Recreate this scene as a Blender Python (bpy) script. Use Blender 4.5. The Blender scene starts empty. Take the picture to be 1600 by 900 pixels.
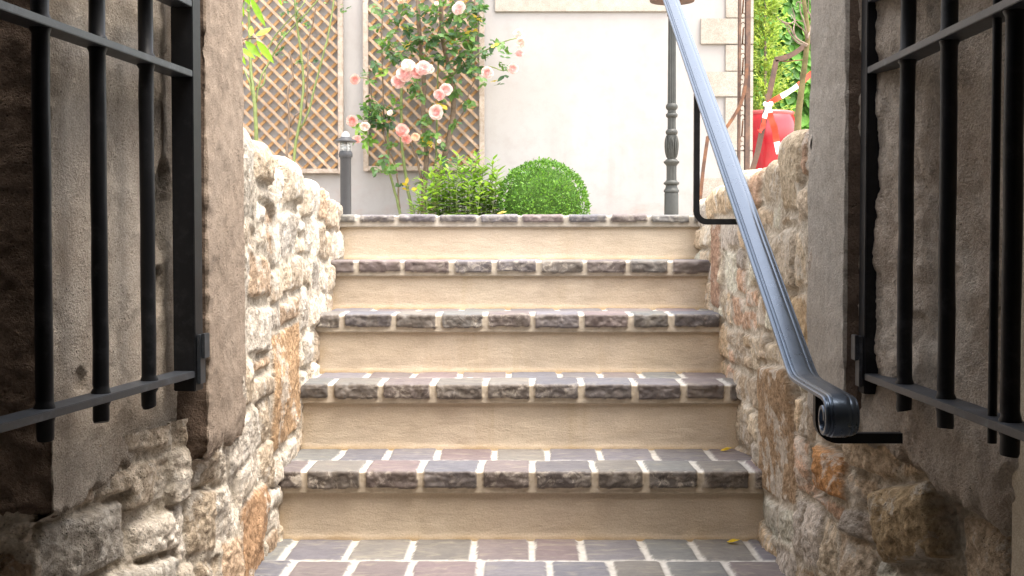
import bpy, math, random
import numpy as np
from mathutils import Vector, Matrix, Euler

random.seed(7)
R = math.radians
scene = bpy.context.scene
col = scene.collection

# ------------------------------------------------------------------ camera
EYE = 0.76
F = 2049.0                       # focal length in pixels of the 1600 px wide photograph
cam_d = bpy.data.cameras.new('camera')
cam = bpy.data.objects.new('camera', cam_d)
col.objects.link(cam)
cam.location = (0, 0, EYE)
cam.rotation_euler = (R(90 - 1.957), 0, R(0.336))
cam_d.sensor_width = 36
cam_d.lens = F / 1600 * 36
cam_d.clip_start = 0.05
cam_d.clip_end = 600
scene.camera = cam

# ------------------------------------------------------------------ light
SUN_EL, SUN_AZ = R(70), R(128)    # azimuth measured from +Y towards +X
SKY = 0.15
SUN = 0.5
EXPO = 2.72
world = bpy.data.worlds.new('World')
scene.world = world
world.use_nodes = True
wn = world.node_tree
bg = wn.nodes['Background']
sky = wn.nodes.new('ShaderNodeTexSky')
sky.sky_type = 'NISHITA'
sky.sun_disc = False
sky.sun_elevation = SUN_EL
sky.sun_rotation = SUN_AZ
sky.air_density = 1.0
sky.dust_density = 3.0
hs = wn.nodes.new('ShaderNodeHueSaturation')
hs.inputs['Saturation'].default_value = 0.38
wn.links.new(sky.outputs[0], hs.inputs['Color'])
wm = wn.nodes.new('ShaderNodeMix')
wm.data_type = 'RGBA'; wm.blend_type = 'MULTIPLY'
wm.inputs[0].default_value = 1.0
wm.inputs[7].default_value = (1.06, 1.0, 0.93, 1)      # thin bright overcast, slightly warm
wn.links.new(hs.outputs[0], wm.inputs[6])
wn.links.new(wm.outputs[2], bg.inputs['Color'])
bg.inputs['Strength'].default_value = SKY

sun_d = bpy.data.lights.new('sun', 'SUN')
sun_d.energy = SUN
sun_d.angle = R(25)
sun_d.color = (1.0, 0.95, 0.88)
sun = bpy.data.objects.new('sun', sun_d)
col.objects.link(sun)
sdir = Vector((math.sin(SUN_AZ) * math.cos(SUN_EL), math.cos(SUN_AZ) * math.cos(SUN_EL), math.sin(SUN_EL)))
sun.rotation_euler = sdir.to_track_quat('Z', 'Y').to_euler()
sun.location = (4, 4, 8)

scene.view_settings.view_transform = 'Standard'
scene.view_settings.look = 'None'
scene.view_settings.gamma = 1
scene.view_settings.use_curve_mapping = False
scene.view_settings.exposure = EXPO
scene.render.engine = 'CYCLES'
scene.cycles.use_denoising = True
scene.cycles.max_bounces = 8
scene.cycles.diffuse_bounces = 6
scene.cycles.caustics_reflective = False
scene.cycles.caustics_refractive = False

ROT = cam.rotation_euler.to_matrix()


def at(px, py, Y):
    """world point on the vertical plane y = Y that the photograph shows at pixel (px, py)"""
    d = ROT @ Vector(((px - 800) / F, -(py - 450) / F, -1))
    t = Y / d.y
    return Vector((d.x * t, d.y * t, EYE + d.z * t))


# ------------------------------------------------------------------ numpy noise
_rng = np.random.RandomState(3)
PERM = np.concatenate([_rng.permutation(256)] * 3)
GR = _rng.normal(size=(256, 3))
GR /= np.linalg.norm(GR, axis=1)[:, None]


def noise3(x, y, z=0.0):
    x, y, z = np.broadcast_arrays(np.asarray(x, float), np.asarray(y, float), np.asarray(z, float))
    xi, yi, zi = np.floor(x).astype(int), np.floor(y).astype(int), np.floor(z).astype(int)
    xf, yf, zf = x - xi, y - yi, z - zi
    u, v, w = [t * t * t * (t * (t * 6 - 15) + 10) for t in (xf, yf, zf)]
    xi &= 255; yi &= 255; zi &= 255

    def g(a, b, c):
        h = PERM[PERM[PERM[xi + a] + yi + b] + zi + c]
        q = GR[h]
        return q[..., 0] * (xf - a) + q[..., 1] * (yf - b) + q[..., 2] * (zf - c)
    x00 = g(0, 0, 0) * (1 - u) + g(1, 0, 0) * u
    x10 = g(0, 1, 0) * (1 - u) + g(1, 1, 0) * u
    x01 = g(0, 0, 1) * (1 - u) + g(1, 0, 1) * u
    x11 = g(0, 1, 1) * (1 - u) + g(1, 1, 1) * u
    return (x00 * (1 - v) + x10 * v) * (1 - w) + (x01 * (1 - v) + x11 * v) * w


def fbm(x, y, z=0.0, octv=4, gain=0.5):
    s, a = 0.0, 1.0
    for i in range(octv):
        s = s + a * noise3(x, y, np.asarray(z) + 7.3 * i)
        x = np.asarray(x) * 2.03; y = np.asarray(y) * 2.03; z = np.asarray(z) * 2.03
        a *= gain
    return s


def ridge(x, y, z=0.0, octv=3):
    s, a = 0.0, 1.0
    for i in range(octv):
        s = s + a * (0.35 - np.abs(noise3(x, y, np.asarray(z) + 3.1 * i)))
        x = np.asarray(x) * 2.1; y = np.asarray(y) * 2.1
        a *= 0.5
    return s


def sstep(a, b, x):
    t = np.clip((x - a) / (b - a), 0, 1)
    return t * t * (3 - 2 * t)


# ------------------------------------------------------------------ materials
def srgb(r, g, b):
    f = lambda c: (c / 255 / 12.92) if c / 255 <= 0.04045 else ((c / 255 + 0.055) / 1.055) ** 2.4
    return (f(r), f(g), f(b), 1)


class NB:
    """small node-tree helper"""
    def __init__(s, name, rough=0.8, spec=0.4, metal=0.0):
        s.m = bpy.data.materials.new(name)
        s.m.use_nodes = True
        s.t = s.m.node_tree
        s.b = s.t.nodes['Principled BSDF']
        s.b.inputs['Roughness'].default_value = rough
        s.b.inputs['Specular IOR Level'].default_value = spec
        s.b.inputs['Metallic'].default_value = metal
        s.co = s.t.nodes.new('ShaderNodeTexCoord').outputs['Object']

    def link(s, a, b):
        s.t.links.new(a, b)

    def set(s, sock, v):
        if isinstance(v, bpy.types.NodeSocket):
            s.link(v, sock)
        else:
            sock.default_value = v

    def noise(s, scale, detail=4, rough=0.6, stretch=None, dist=0.0):
        n = s.t.nodes.new('ShaderNodeTexNoise')
        n.inputs['Scale'].default_value = scale
        n.inputs['Detail'].default_value = detail
        n.inputs['Roughness'].default_value = rough
        n.inputs['Distortion'].default_value = dist
        if stretch:
            mp = s.t.nodes.new('ShaderNodeMapping')
            mp.inputs['Scale'].default_value = stretch
            s.link(s.co, mp.inputs['Vector'])
            s.link(mp.outputs[0], n.inputs['Vector'])
        else:
            s.link(s.co, n.inputs['Vector'])
        return n.outputs['Fac']

    def ridged(s, scale, detail=5, rough=0.6):
        n = s.t.nodes.new('ShaderNodeTexNoise')
        n.noise_type = 'RIDGED_MULTIFRACTAL'
        n.inputs['Scale'].default_value = scale
        n.inputs['Detail'].default_value = detail
        n.inputs['Roughness'].default_value = rough
        n.inputs['Offset'].default_value = 0.9
        n.inputs['Gain'].default_value = 1.6
        s.link(s.co, n.inputs['Vector'])
        return n.outputs['Fac']

    def voro(s, scale, feature='F1', rand=1.0):
        n = s.t.nodes.new('ShaderNodeTexVoronoi')
        n.feature = feature
        n.inputs['Scale'].default_value = scale
        n.inputs['Randomness'].default_value = rand
        s.link(s.co, n.inputs['Vector'])
        return n.outputs['Distance']

    def ramp(s, fac, a, b, ca=(0, 0, 0, 1), cb=(1, 1, 1, 1)):
        n = s.t.nodes.new('ShaderNodeValToRGB')
        n.color_ramp.elements[0].position = a
        n.color_ramp.elements[1].position = b
        n.color_ramp.elements[0].color = ca
        n.color_ramp.elements[1].color = cb
        s.link(fac, n.inputs[0])
        return n.outputs[0]

    def mix(s, fac, a, b, mode='MIX'):
        n = s.t.nodes.new('ShaderNodeMix')
        n.data_type = 'RGBA'
        n.blend_type = mode
        s.set(n.inputs[0], fac)
        s.set(n.inputs[6], a)
        s.set(n.inputs[7], b)
        return n.outputs[2]

    def math(s, op, a, b=0.0):
        n = s.t.nodes.new('ShaderNodeMath')
        n.operation = op
        s.set(n.inputs[0], a)
        s.set(n.inputs[1], b)
        return n.outputs[0]

    def attr(s, name, out='Color'):
        n = s.t.nodes.new('ShaderNodeAttribute')
        n.attribute_name = name
        return n.outputs[out]

    def bump(s, h, strength=0.4, dist=0.004, prev=None):
        n = s.t.nodes.new('ShaderNodeBump')
        n.inputs['Strength'].default_value = strength
        n.inputs['Distance'].default_value = dist
        s.link(h, n.inputs['Height'])
        if prev is not None:
            s.link(prev, n.inputs['Normal'])
        return n.outputs[0]

    def out(s, color=None, normal=None, rough=None):
        if color is not None:
            s.set(s.b.inputs['Base Color'], color)
        if normal is not None:
            s.link(normal, s.b.inputs['Normal'])
        if rough is not None:
            s.set(s.b.inputs['Roughness'], rough)
        return s.m


def m_rubble(name, mortar):
    n = NB(name, 0.92, 0.2)
    c = n.attr('tint')
    j = n.attr('joint', 'Fac')
    big = n.noise(14, 6, 0.65)
    fine = n.noise(90, 5, 0.7)
    c = n.mix(1.0, c, n.ramp(big, 0.3, 0.72, (0.82, 0.80, 0.77, 1), (1.25, 1.24, 1.22, 1)), 'MULTIPLY')
    c = n.mix(1.0, c, n.ramp(fine, 0.34, 0.62, (0.64, 0.62, 0.58, 1), (1.32, 1.31, 1.3, 1)), 'MULTIPLY')
    lime = n.ramp(n.noise(9, 6, 0.7, dist=0.6), 0.53, 0.585)
    c = n.mix(n.math('MULTIPLY', lime, 0.6), c, (0.70, 0.665, 0.60, 1))
    ochre = n.ramp(n.noise(5.3, 4, 0.6), 0.60, 0.72)
    c = n.mix(n.math('MULTIPLY', ochre, 0.28), c, (0.42, 0.25, 0.11, 1))
    mo = n.mix(1.0, mortar, n.ramp(fine, 0.3, 0.65, (0.62, 0.6, 0.57, 1), (1.15, 1.15, 1.15, 1)), 'MULTIPLY')
    c = n.mix(j, c, mo)
    pits = n.ramp(n.voro(150), 0.05, 0.32)
    pitm = n.ramp(n.noise(22, 3), 0.45, 0.6)
    pit = n.mix(pitm, (1, 1, 1, 1), pits)
    rg = n.ridged(26, 6, 0.65)
    c = n.mix(1.0, c, n.ramp(rg, 0.15, 0.9, (1.08, 1.08, 1.07, 1), (0.86, 0.835, 0.80, 1)), 'MULTIPLY')
    h1 = n.bump(n.noise(75, 9, 0.8), 0.7, 0.008)
    h1 = n.bump(n.ridged(34, 6, 0.7), 0.40, 0.007, h1)
    h2 = n.bump(n.noise(260, 3, 0.7), 0.6, 0.003, h1)
    h3 = n.bump(pit, 0.7, 0.004, h2)
    c = n.mix(0.55, c, n.mix(1.0, c, pit, 'MULTIPLY'))
    return n.out(c, h3)


def m_render(name, base, dark, light, grain=320, bstr=0.7, bdist=0.004, pits=False, stain=0.5):
    """sanded lime render / cast stone"""
    n = NB(name, 0.93, 0.18)
    a = n.noise(3.2, 6, 0.65, dist=0.4)
    b = n.noise(24, 5, 0.7)
    c = n.mix(n.ramp(a, 0.35, 0.68), dark, light)
    c = n.mix(1 - stain, c, base)
    c = n.mix(1.0, c, n.ramp(b, 0.3, 0.7, (0.84, 0.83, 0.82, 1), (1.12, 1.12, 1.12, 1)), 'MULTIPLY')
    g = n.noise(grain, 3, 0.8)
    c = n.mix(1.0, c, n.ramp(g, 0.36, 0.6, (0.74, 0.73, 0.71, 1), (1.12, 1.12, 1.12, 1)), 'MULTIPLY')
    h = n.bump(n.noise(45, 6, 0.7), bstr * 0.7, bdist * 2)
    h = n.bump(g, bstr, bdist, h)
    if pits:
        p = n.ramp(n.voro(110), 0.04, 0.24)
        pm = n.ramp(n.noise(13, 3), 0.5, 0.6)
        p = n.mix(pm, (1, 1, 1, 1), p)
        h = n.bump(p, 0.8, 0.004, h)
        c = n.mix(0.6, c, n.mix(1.0, c, p, 'MULTIPLY'))
    return n.out(c, h)


def m_plain(name, rgb, rough=0.6, spec=0.4, metal=0.0, var=0.12, scale=30, bump=0.0, bscale=120):
    n = NB(name, rough, spec, metal)
    f = n.noise(scale, 5, 0.65)
    c = n.mix(1.0, rgb, n.ramp(f, 0.3, 0.7, (1 - var,) * 3 + (1,), (1 + var,) * 3 + (1,)), 'MULTIPLY')
    nm = n.bump(n.noise(bscale, 4, 0.7), bump, 0.002) if bump else None
    return n.out(c, nm)


def m_leaf(name, rough=0.45, trans=0.35, tmul=(1.25, 1.35, 0.55, 1)):
    n = NB(name, rough, 0.35)
    c = n.attr('tint')
    c2 = n.mix(1.0, c, n.ramp(n.noise(60, 2), 0.3, 0.7, (0.8, 0.82, 0.8, 1), (1.2, 1.16, 1.1, 1)), 'MULTIPLY')
    n.out(c2)
    tr = n.t.nodes.new('ShaderNodeBsdfTranslucent')
    n.link(n.mix(1.0, c2, tmul, 'MULTIPLY'), tr.inputs['Color'])
    mx = n.t.nodes.new('ShaderNodeMixShader')
    mx.inputs[0].default_value = trans
    o = n.t.nodes['Material Output']
    n.link(n.b.outputs[0], mx.inputs[1])
    n.link(tr.outputs[0], mx.inputs[2])
    n.link(mx.outputs[0], o.inputs['Surface'])
    return n.m


def m_iron(name, base=(0.006, 0.0065, 0.008, 1), dust=(0.16, 0.17, 0.18, 1), rough=0.42, amt=0.22):
    n = NB(name, rough, 0.5)
    f = n.noise(28, 8, 0.75)
    f2 = n.noise(6, 5, 0.7)
    w = n.math('MULTIPLY', n.ramp(f, 0.50, 0.74), n.ramp(f2, 0.42, 0.65))
    w = n.math('MULTIPLY', w, amt)
    c = n.mix(w, base, dust)
    r = n.math('ADD', n.math('MULTIPLY', f, 0.3), rough - 0.12)
    return n.out(c, n.bump(n.noise(160, 4, 0.7), 0.12, 0.001), r)


def m_rust(name, a=(0.09, 0.05, 0.035, 1), b=(0.22, 0.10, 0.05, 1)):
    n = NB(name, 0.7, 0.3)
    c = n.mix(n.ramp(n.noise(14, 6, 0.7), 0.4, 0.65), a, b)
    return n.out(c, n.bump(n.noise(200, 4, 0.7), 0.4, 0.002))


def m_tiles():
    n = NB('sandstone_setts', 0.62, 0.35)
    c = n.attr('tint')
    j = n.attr('joint', 'Fac')
    fr = n.attr('front', 'Fac')
    cl = n.noise(16, 7, 0.7, dist=1.2)
    veins = n.noise(7, 5, 0.65, stretch=(1, 2.5, 1), dist=2.0)
    c = n.mix(1.0, c, n.ramp(cl, 0.3, 0.7, (0.80, 0.80, 0.82, 1), (1.16, 1.15, 1.13, 1)), 'MULTIPLY')
    c = n.mix(n.math('MULTIPLY', n.ramp(veins, 0.52, 0.66), 0.28), c, (0.36, 0.33, 0.24, 1))
    # split faces: dark broken stone with smears of lime mortar
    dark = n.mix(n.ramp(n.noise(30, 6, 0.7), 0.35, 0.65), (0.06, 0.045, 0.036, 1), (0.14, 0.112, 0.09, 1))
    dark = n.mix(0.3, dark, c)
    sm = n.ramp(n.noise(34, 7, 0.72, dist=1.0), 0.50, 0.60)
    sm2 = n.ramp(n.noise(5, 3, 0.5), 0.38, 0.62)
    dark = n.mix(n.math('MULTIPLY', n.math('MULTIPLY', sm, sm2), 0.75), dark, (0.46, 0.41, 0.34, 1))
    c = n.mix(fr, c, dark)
    mort_top = n.mix(n.ramp(n.noise(40, 5), 0.35, 0.65), (0.36, 0.345, 0.31, 1), (0.50, 0.485, 0.45, 1))
    mort_fr = n.mix(n.ramp(n.noise(40, 5), 0.35, 0.65), (0.40, 0.335, 0.25, 1), (0.53, 0.455, 0.35, 1))
    c = n.mix(j, c, n.mix(fr, mort_top, mort_fr))
    h = n.bump(n.noise(38, 7, 0.7, dist=0.6), 0.35, 0.004)
    h = n.bump(n.noise(220, 4, 0.7), 0.35, 0.0015, h)
    r = n.math('ADD', n.math('MULTIPLY', n.noise(50, 4), 0.25), 0.48)
    return n.out(c, h, r)


M = {}
M['rubble_l'] = m_rubble('rubble_limestone_pale', (0.62, 0.565, 0.48, 1))
M['rubble_r'] = m_rubble('rubble_limestone_tan', (0.58, 0.52, 0.43, 1))
M['tiles'] = m_tiles()
def m_riser():
    n = NB('cream_render', 0.9, 0.2)
    a = n.noise(2.6, 6, 0.65, dist=0.6)
    c = n.mix(n.ramp(a, 0.35, 0.68), (0.505, 0.415, 0.31, 1), (0.595, 0.505, 0.395, 1))
    st = n.ramp(n.noise(9, 5, 0.6, stretch=(1, 1, 0.12)), 0.54, 0.72)
    st2 = n.ramp(n.noise(2.2, 2, 0.5), 0.48, 0.62)
    c = n.mix(n.math('MULTIPLY', n.math('MULTIPLY', st, st2), 0.45), c, (0.40, 0.29, 0.15, 1))
    c = n.mix(n.math('MULTIPLY', n.ramp(n.noise(11, 7, 0.7), 0.52, 0.72), 0.22), c, (0.42, 0.34, 0.25, 1))
    sp = n.ramp(n.voro(42), 0.02, 0.055)
    c = n.mix(1.0, c, n.mix(0.35, (1, 1, 1, 1), sp), 'MULTIPLY')
    d = n.attr('dirt', 'Fac')
    c = n.mix(n.math('MULTIPLY', d, 0.65), c, (0.38, 0.25, 0.10, 1))
    g = n.noise(230, 4, 0.8)
    c = n.mix(1.0, c, n.ramp(g, 0.36, 0.6, (0.90, 0.90, 0.89, 1), (1.05, 1.05, 1.05, 1)), 'MULTIPLY')
    h = n.bump(n.noise(26, 6, 0.7, stretch=(0.5, 1, 1.3)), 0.5, 0.008)
    h = n.bump(g, 0.45, 0.003, h)
    return n.out(c, h)


M['riser'] = m_riser()
M['jamb_l'] = m_render('jamb_sandstone', (0.36, 0.285, 0.22, 1), (0.30, 0.235, 0.18, 1), (0.42, 0.345, 0.28, 1), 260, 0.8, 0.006, pits=True)
M['jamb_r'] = m_render('jamb_cement', (0.50, 0.455, 0.40, 1), (0.42, 0.385, 0.33, 1), (0.58, 0.54, 0.48, 1), 240, 1.0, 0.008)
M['rev_l'] = m_render('reveal_render_warm', (0.46, 0.395, 0.325, 1), (0.34, 0.275, 0.21, 1), (0.58, 0.53, 0.46, 1), 240, 1.0, 0.007, pits=True, stain=0.8)
M['rev_r'] = m_render('reveal_render_brown', (0.52, 0.44, 0.36, 1), (0.38, 0.30, 0.23, 1), (0.62, 0.56, 0.48, 1), 210, 1.0, 0.010, pits=True, stain=0.9)
M['painted_shade'] = m_render('brown_stone_painted_shade', (0.14, 0.10, 0.075, 1), (0.10, 0.07, 0.05, 1), (0.18, 0.135, 0.105, 1), 200, 0.8, 0.006, pits=True)  # brown stone tone deepened to stand in for shade on camera-facing faces
M['beige'] = m_render('beige_render', (0.42, 0.36, 0.27, 1), (0.38, 0.32, 0.24, 1), (0.46, 0.40, 0.31, 1), 300, 0.4, 0.002)
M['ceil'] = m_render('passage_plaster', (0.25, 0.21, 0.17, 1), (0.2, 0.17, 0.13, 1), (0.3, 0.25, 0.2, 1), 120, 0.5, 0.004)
M['black'] = m_iron('black_iron')
M['black'].node_tree.nodes['Principled BSDF'].inputs['Specular IOR Level'].default_value = 0.25
M['black2'] = m_iron('black_iron_worn', base=(0.020, 0.024, 0.030, 1), dust=(0.17, 0.19, 0.215, 1), amt=0.9)
M['rail'] = m_iron('handrail_paint', base=(0.105, 0.135, 0.18, 1), dust=(0.18, 0.215, 0.26, 1), rough=0.27, amt=0.5)
M['rail'].node_tree.nodes['Principled BSDF'].inputs['Metallic'].default_value = 0.8
M['rust'] = m_rust('rusty_iron')
M['rust2'] = m_rust('brown_iron', (0.075, 0.05, 0.042, 1), (0.16, 0.095, 0.065, 1))
M['leaf'] = m_leaf('leaf')
M['petal'] = m_leaf('petal', 0.7, 0.3, (1.0, 0.92, 0.92, 1))


def m_house():
    n = NB('pink_lime_render', 0.9, 0.2)
    a = n.noise(1.1, 6, 0.6, dist=0.5)
    c = n.mix(n.ramp(a, 0.35, 0.7), (0.345, 0.328, 0.318, 1), (0.385, 0.375, 0.37, 1))
    # worn pinkish patches low on the wall
    sep = n.t.nodes.new('ShaderNodeSeparateXYZ')
    n.link(n.co, sep.inputs[0])
    low = n.ramp(sep.outputs[2], 0.10, 0.42, (1, 1, 1, 1), (0, 0, 0, 1))
    wk = n.math('MULTIPLY', n.ramp(n.noise(7, 5, 0.6, stretch=(1, 1, 0.07)), 0.50, 0.72), n.ramp(n.noise(1.3, 2), 0.42, 0.6))
    c = n.mix(n.math('MULTIPLY', wk, 0.30), c, (0.25, 0.225, 0.20, 1))
    p = n.ramp(n.noise(3.5, 6, 0.7, stretch=(1, 1, 2.2)), 0.50, 0.66)
    c = n.mix(n.math('MULTIPLY', n.math('MULTIPLY', p, low), 0.38), c, (0.36, 0.22, 0.17, 1))
    c = n.mix(n.math('MULTIPLY', n.ramp(n.noise(9, 6, 0.7), 0.48, 0.72), 0.35), c, (0.28, 0.25, 0.225, 1))
    return n.out(c, n.bump(n.noise(140, 5, 0.7), 0.3, 0.003))


M['house'] = m_house()
M['quoin'] = m_render('quoin_stone', (0.36, 0.33, 0.29, 1), (0.325, 0.295, 0.255, 1), (0.39, 0.365, 0.33, 1), 200, 0.4, 0.003, stain=0.7)


def m_wood(name, a, b):
    n = NB(name, 0.8, 0.25)
    f = n.noise(22, 6, 0.7, stretch=(1, 1, 1), dist=1.5)
    c = n.mix(n.ramp(f, 0.38, 0.62), a, b)
    c = n.mix(1.0, c, n.ramp(n.noise(4, 3), 0.35, 0.65, (0.8, 0.8, 0.8, 1), (1.15, 1.15, 1.15, 1)), 'MULTIPLY')
    return n.out(c, n.bump(f, 0.4, 0.003))


M['lath_b'] = m_wood('larch_lath_warm', (0.27, 0.15, 0.06, 1), (0.38, 0.23, 0.11, 1))
M['lath_f'] = m_wood('larch_lath_weathered', (0.32, 0.215, 0.14, 1), (0.44, 0.33, 0.245, 1))
M['frame'] = m_wood('weathered_frame', (0.29, 0.235, 0.19, 1), (0.42, 0.36, 0.31, 1))
M['greymetal'] = m_plain('dark_grey_metal', (0.028, 0.029, 0.032, 1), 0.5, 0.5)
M['lamp'] = m_plain('bronze_green_iron', (0.036, 0.038, 0.034, 1), 0.5, 0.4, var=0.25, scale=18, bump=0.3)
M['rose_green'] = m_plain('green_cane', (0.16, 0.20, 0.07, 1), 0.6, 0.3, var=0.3, scale=25)
M['rose_brown'] = m_plain('brown_cane', (0.17, 0.125, 0.09, 1), 0.85, 0.2, var=0.35, scale=30, bump=0.5)
M['twig'] = m_plain('grey_twig', (0.20, 0.15, 0.12, 1), 0.85, 0.2, var=0.3)
M['bark'] = m_plain('mossy_bark', (0.13, 0.11, 0.05, 1), 0.9, 0.2, var=0.4, scale=20, bump=0.6, bscale=60)
M['pot'] = m_plain('red_glaze', (0.33, 0.012, 0.02, 1), 0.16, 0.6, var=0.2, scale=12)
M['soil'] = m_plain('soil', (0.17, 0.13, 0.09, 1), 0.95, 0.1, var=0.5, scale=40, bump=0.8, bscale=50)
M['ground'] = m_render('terrace_gravel', (0.42, 0.38, 0.32, 1), (0.36, 0.32, 0.27, 1), (0.48, 0.44, 0.38, 1), 160, 0.6, 0.004)
M['tape_r'] = m_plain('tape_red', (0.72, 0.05, 0.02, 1), 0.4, 0.4, var=0.05)
M['tape_w'] = m_plain('tape_white', (0.80, 0.78, 0.76, 1), 0.4, 0.4, var=0.05)
g = NB('clear_glass', 0.05, 0.5)
g.b.inputs['Transmission Weight'].default_value = 0.9
g.b.inputs['Base Color'].default_value = (0.9, 0.92, 0.92, 1)
M['glass'] = g.m
M['steel'] = m_plain('brushed_steel', (0.45, 0.45, 0.44, 1), 0.35, 0.5, metal=0.8)


# ------------------------------------------------------------------ objects
def empty(name, loc, label, cat, group=None):
    o = bpy.data.objects.new(name, None)
    o.empty_display_size = 0.1
    o.location = loc
    col.objects.link(o)
    o['label'] = label
    o['category'] = cat
    if group:
        o['group'] = group
    return o


def link(name, verts, faces, mat, parent=None, smooth=True, attrs=None, mats=None, midx=None):
    """mesh given in world coordinates; under a parent it is stored relative to the parent's origin"""
    verts = np.asarray(verts, dtype=np.float64).reshape(-1, 3)
    if parent is not None:
        b = Vector((0, 0, 0))
        p = parent
        while p is not None:
            b += p.location
            p = p.parent
        verts = verts - np.array(b)
    me = bpy.data.meshes.new(name)
    if isinstance(faces, np.ndarray) and faces.ndim == 2:
        k = faces.shape[1]
        nf = faces.shape[0]
        me.vertices.add(len(verts))
        me.vertices.foreach_set('co', verts.astype(np.float32).ravel())
        me.loops.add(nf * k)
        me.loops.foreach_set('vertex_index', faces.astype(np.int32).ravel())
        me.polygons.add(nf)
        me.polygons.foreach_set('loop_start', (np.arange(nf) * k).astype(np.int32))
        me.polygons.foreach_set('loop_total', np.full(nf, k, dtype=np.int32))
        me.update(calc_edges=True)
    else:
        me.from_pydata([tuple(v) for v in verts], [], [tuple(f) for f in faces])
    me.validate()
    if attrs:
        for an, (typ, arr) in attrs.items():
            a = me.attributes.new(an, typ, 'POINT')
            a.data.foreach_set('color' if typ == 'FLOAT_COLOR' else 'value', np.asarray(arr, dtype=np.float32).ravel())
    for m in (mats or [mat]):
        me.materials.append(m)
    if midx is not None:
        me.polygons.foreach_set('material_index', np.asarray(midx, dtype=np.int32))
    if smooth:
        me.polygons.foreach_set('use_smooth', np.ones(len(me.polygons), dtype=bool))
    me.update()
    o = bpy.data.objects.new(name, me)
    col.objects.link(o)
    if parent is not None:
        o.parent = parent
    return o


def tag(o, label, cat, group=None):
    o['label'] = label
    o['category'] = cat
    if group:
        o['group'] = group
    return o


def struct(o):
    o['kind'] = 'structure'
    return o


class MB:
    def __init__(s):
        s.v, s.f = [], []

    def add(s, v, f):
        b = len(s.v)
        s.v += [tuple(p) for p in v]
        s.f += [tuple(i + b for i in q) for q in f]

    def box(s, x0, x1, y0, y1, z0, z1, bev=0.0, mat=None):
        if bev <= 0:
            v = [(x, y, z) for x in (x0, x1) for y in (y0, y1) for z in (z0, z1)]
            f = [(0, 1, 3, 2), (4, 6, 7, 5), (0, 4, 5, 1), (2, 3, 7, 6), (0, 2, 6, 4), (1, 5, 7, 3)]
        else:
            import bmesh
            bm = bmesh.new()
            bmesh.ops.create_cube(bm, size=1)
            bmesh.ops.scale(bm, vec=(x1 - x0, y1 - y0, z1 - z0), verts=bm.verts)
            bmesh.ops.translate(bm, vec=((x0 + x1) / 2, (y0 + y1) / 2, (z0 + z1) / 2), verts=bm.verts)
            bmesh.ops.bevel(bm, geom=list(bm.edges), offset=bev, segments=2, affect='EDGES')
            v = [tuple(p.co) for p in bm.verts]
            f = [tuple(p.index for p in q.verts) for q in bm.faces]
            bm.free()
        if mat is not None:
            v = [tuple(mat @ Vector(p)) for p in v]
        s.add(v, f)

    def tube(s, pts, rad, n=8, caps=True):
        pts = [Vector(p) for p in pts]
        if not hasattr(rad, '__len__'):
            rad = [rad] * len(pts)
        rings = []
        t0 = (pts[1] - pts[0]).normalized()
        up = Vector((0, 0, 1)) if abs(t0.z) < 0.9 else Vector((0, 1, 0))
        nrm = t0.cross(up).normalized()
        v = []
        for i, p in enumerate(pts):
            t = (pts[min(i + 1, len(pts) - 1)] - pts[max(i - 1, 0)]).normalized()
            nrm = (nrm - t * nrm.dot(t)).normalized()
            bi = t.cross(nrm)
            for k in range(n):
                a = 2 * math.pi * k / n
                v.append(p + (nrm * math.cos(a) + bi * math.sin(a)) * rad[i])
        f = []
        for i in range(len(pts) - 1):
            for k in range(n):
                f.append((i * n + k, i * n + (k + 1) % n, (i + 1) * n + (k + 1) % n, (i + 1) * n + k))
        if caps:
            f.append(tuple(range(n - 1, -1, -1)))
            f.append(tuple((len(pts) - 1) * n + k for k in range(n)))
        s.add(v, f)

    def sweep(s, pts, prof, side=Vector((1, 0, 0)), ups=None):
        """sweep a closed profile [(a,b)...]; a along side, b along the normal"""
        pts = [Vector(p) for p in pts]
        n = len(prof)
        v = []
        for i, p in enumerate(pts):
            t = (pts[min(i + 1, len(pts) - 1)] - pts[max(i - 1, 0)]).normalized()
            sd = side
            up = sd.cross(t).normalized()
            if ups:
                up = ups[i]
            k = 1.0
            if 0 < i < len(pts) - 1:
                c = (pts[i + 1] - pts[i]).normalized().dot((pts[i] - pts[i - 1]).normalized())
                k = 1 / max(0.5, math.sqrt((1 + c) / 2))
            for a, b in prof:
                v.append(p + sd * a + up * b * k)
        f = []
        for i in range(len(pts) - 1):
            for k in range(n):
                f.append((i * n + k, i * n + (k + 1) % n, (i + 1) * n + (k + 1) % n, (i + 1) * n + k))
        f.append(tuple(range(n - 1, -1, -1)))
        f.append(tuple((len(pts) - 1) * n + k for k in range(n)))
        s.add(v, f)

    def lathe(s, prof, cx, cy, n=24, flute=None):
        """prof: [(z, r)...]; flute: (z0, z1, depth, count)"""
        v = []
        for z, r in prof:
            for k in range(n):
                a = 2 * math.pi * k / n
                rr = r
                if flute:
                    for z0, z1, dp, ct in flute:
                        if z0 <= z <= z1:
                            rr = r * (1 - dp * (0.5 + 0.5 * math.cos(a * ct)))
                v.append((cx + rr * math.cos(a), cy + rr * math.sin(a), z))
        f = []
        for i in range(len(prof) - 1):
            for k in range(n):
                f.append((i * n + k, i * n + (k + 1) % n, (i + 1) * n + (k + 1) % n, (i + 1) * n + k))
        f.append(tuple(range(n - 1, -1, -1)))
        f.append(tuple((len(prof) - 1) * n + k for k in range(n)))
        s.add(v, f)

    def build(s, name, mat, parent=None, smooth=False):
        return link(name, s.v, s.f, mat, parent, smooth)


def smooth_by_angle(o, deg=35):
    me = o.data
    me.polygons.foreach_set('use_smooth', np.ones(len(me.polygons), dtype=bool))
    me.set_sharp_from_angle(angle=R(deg))


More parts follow.
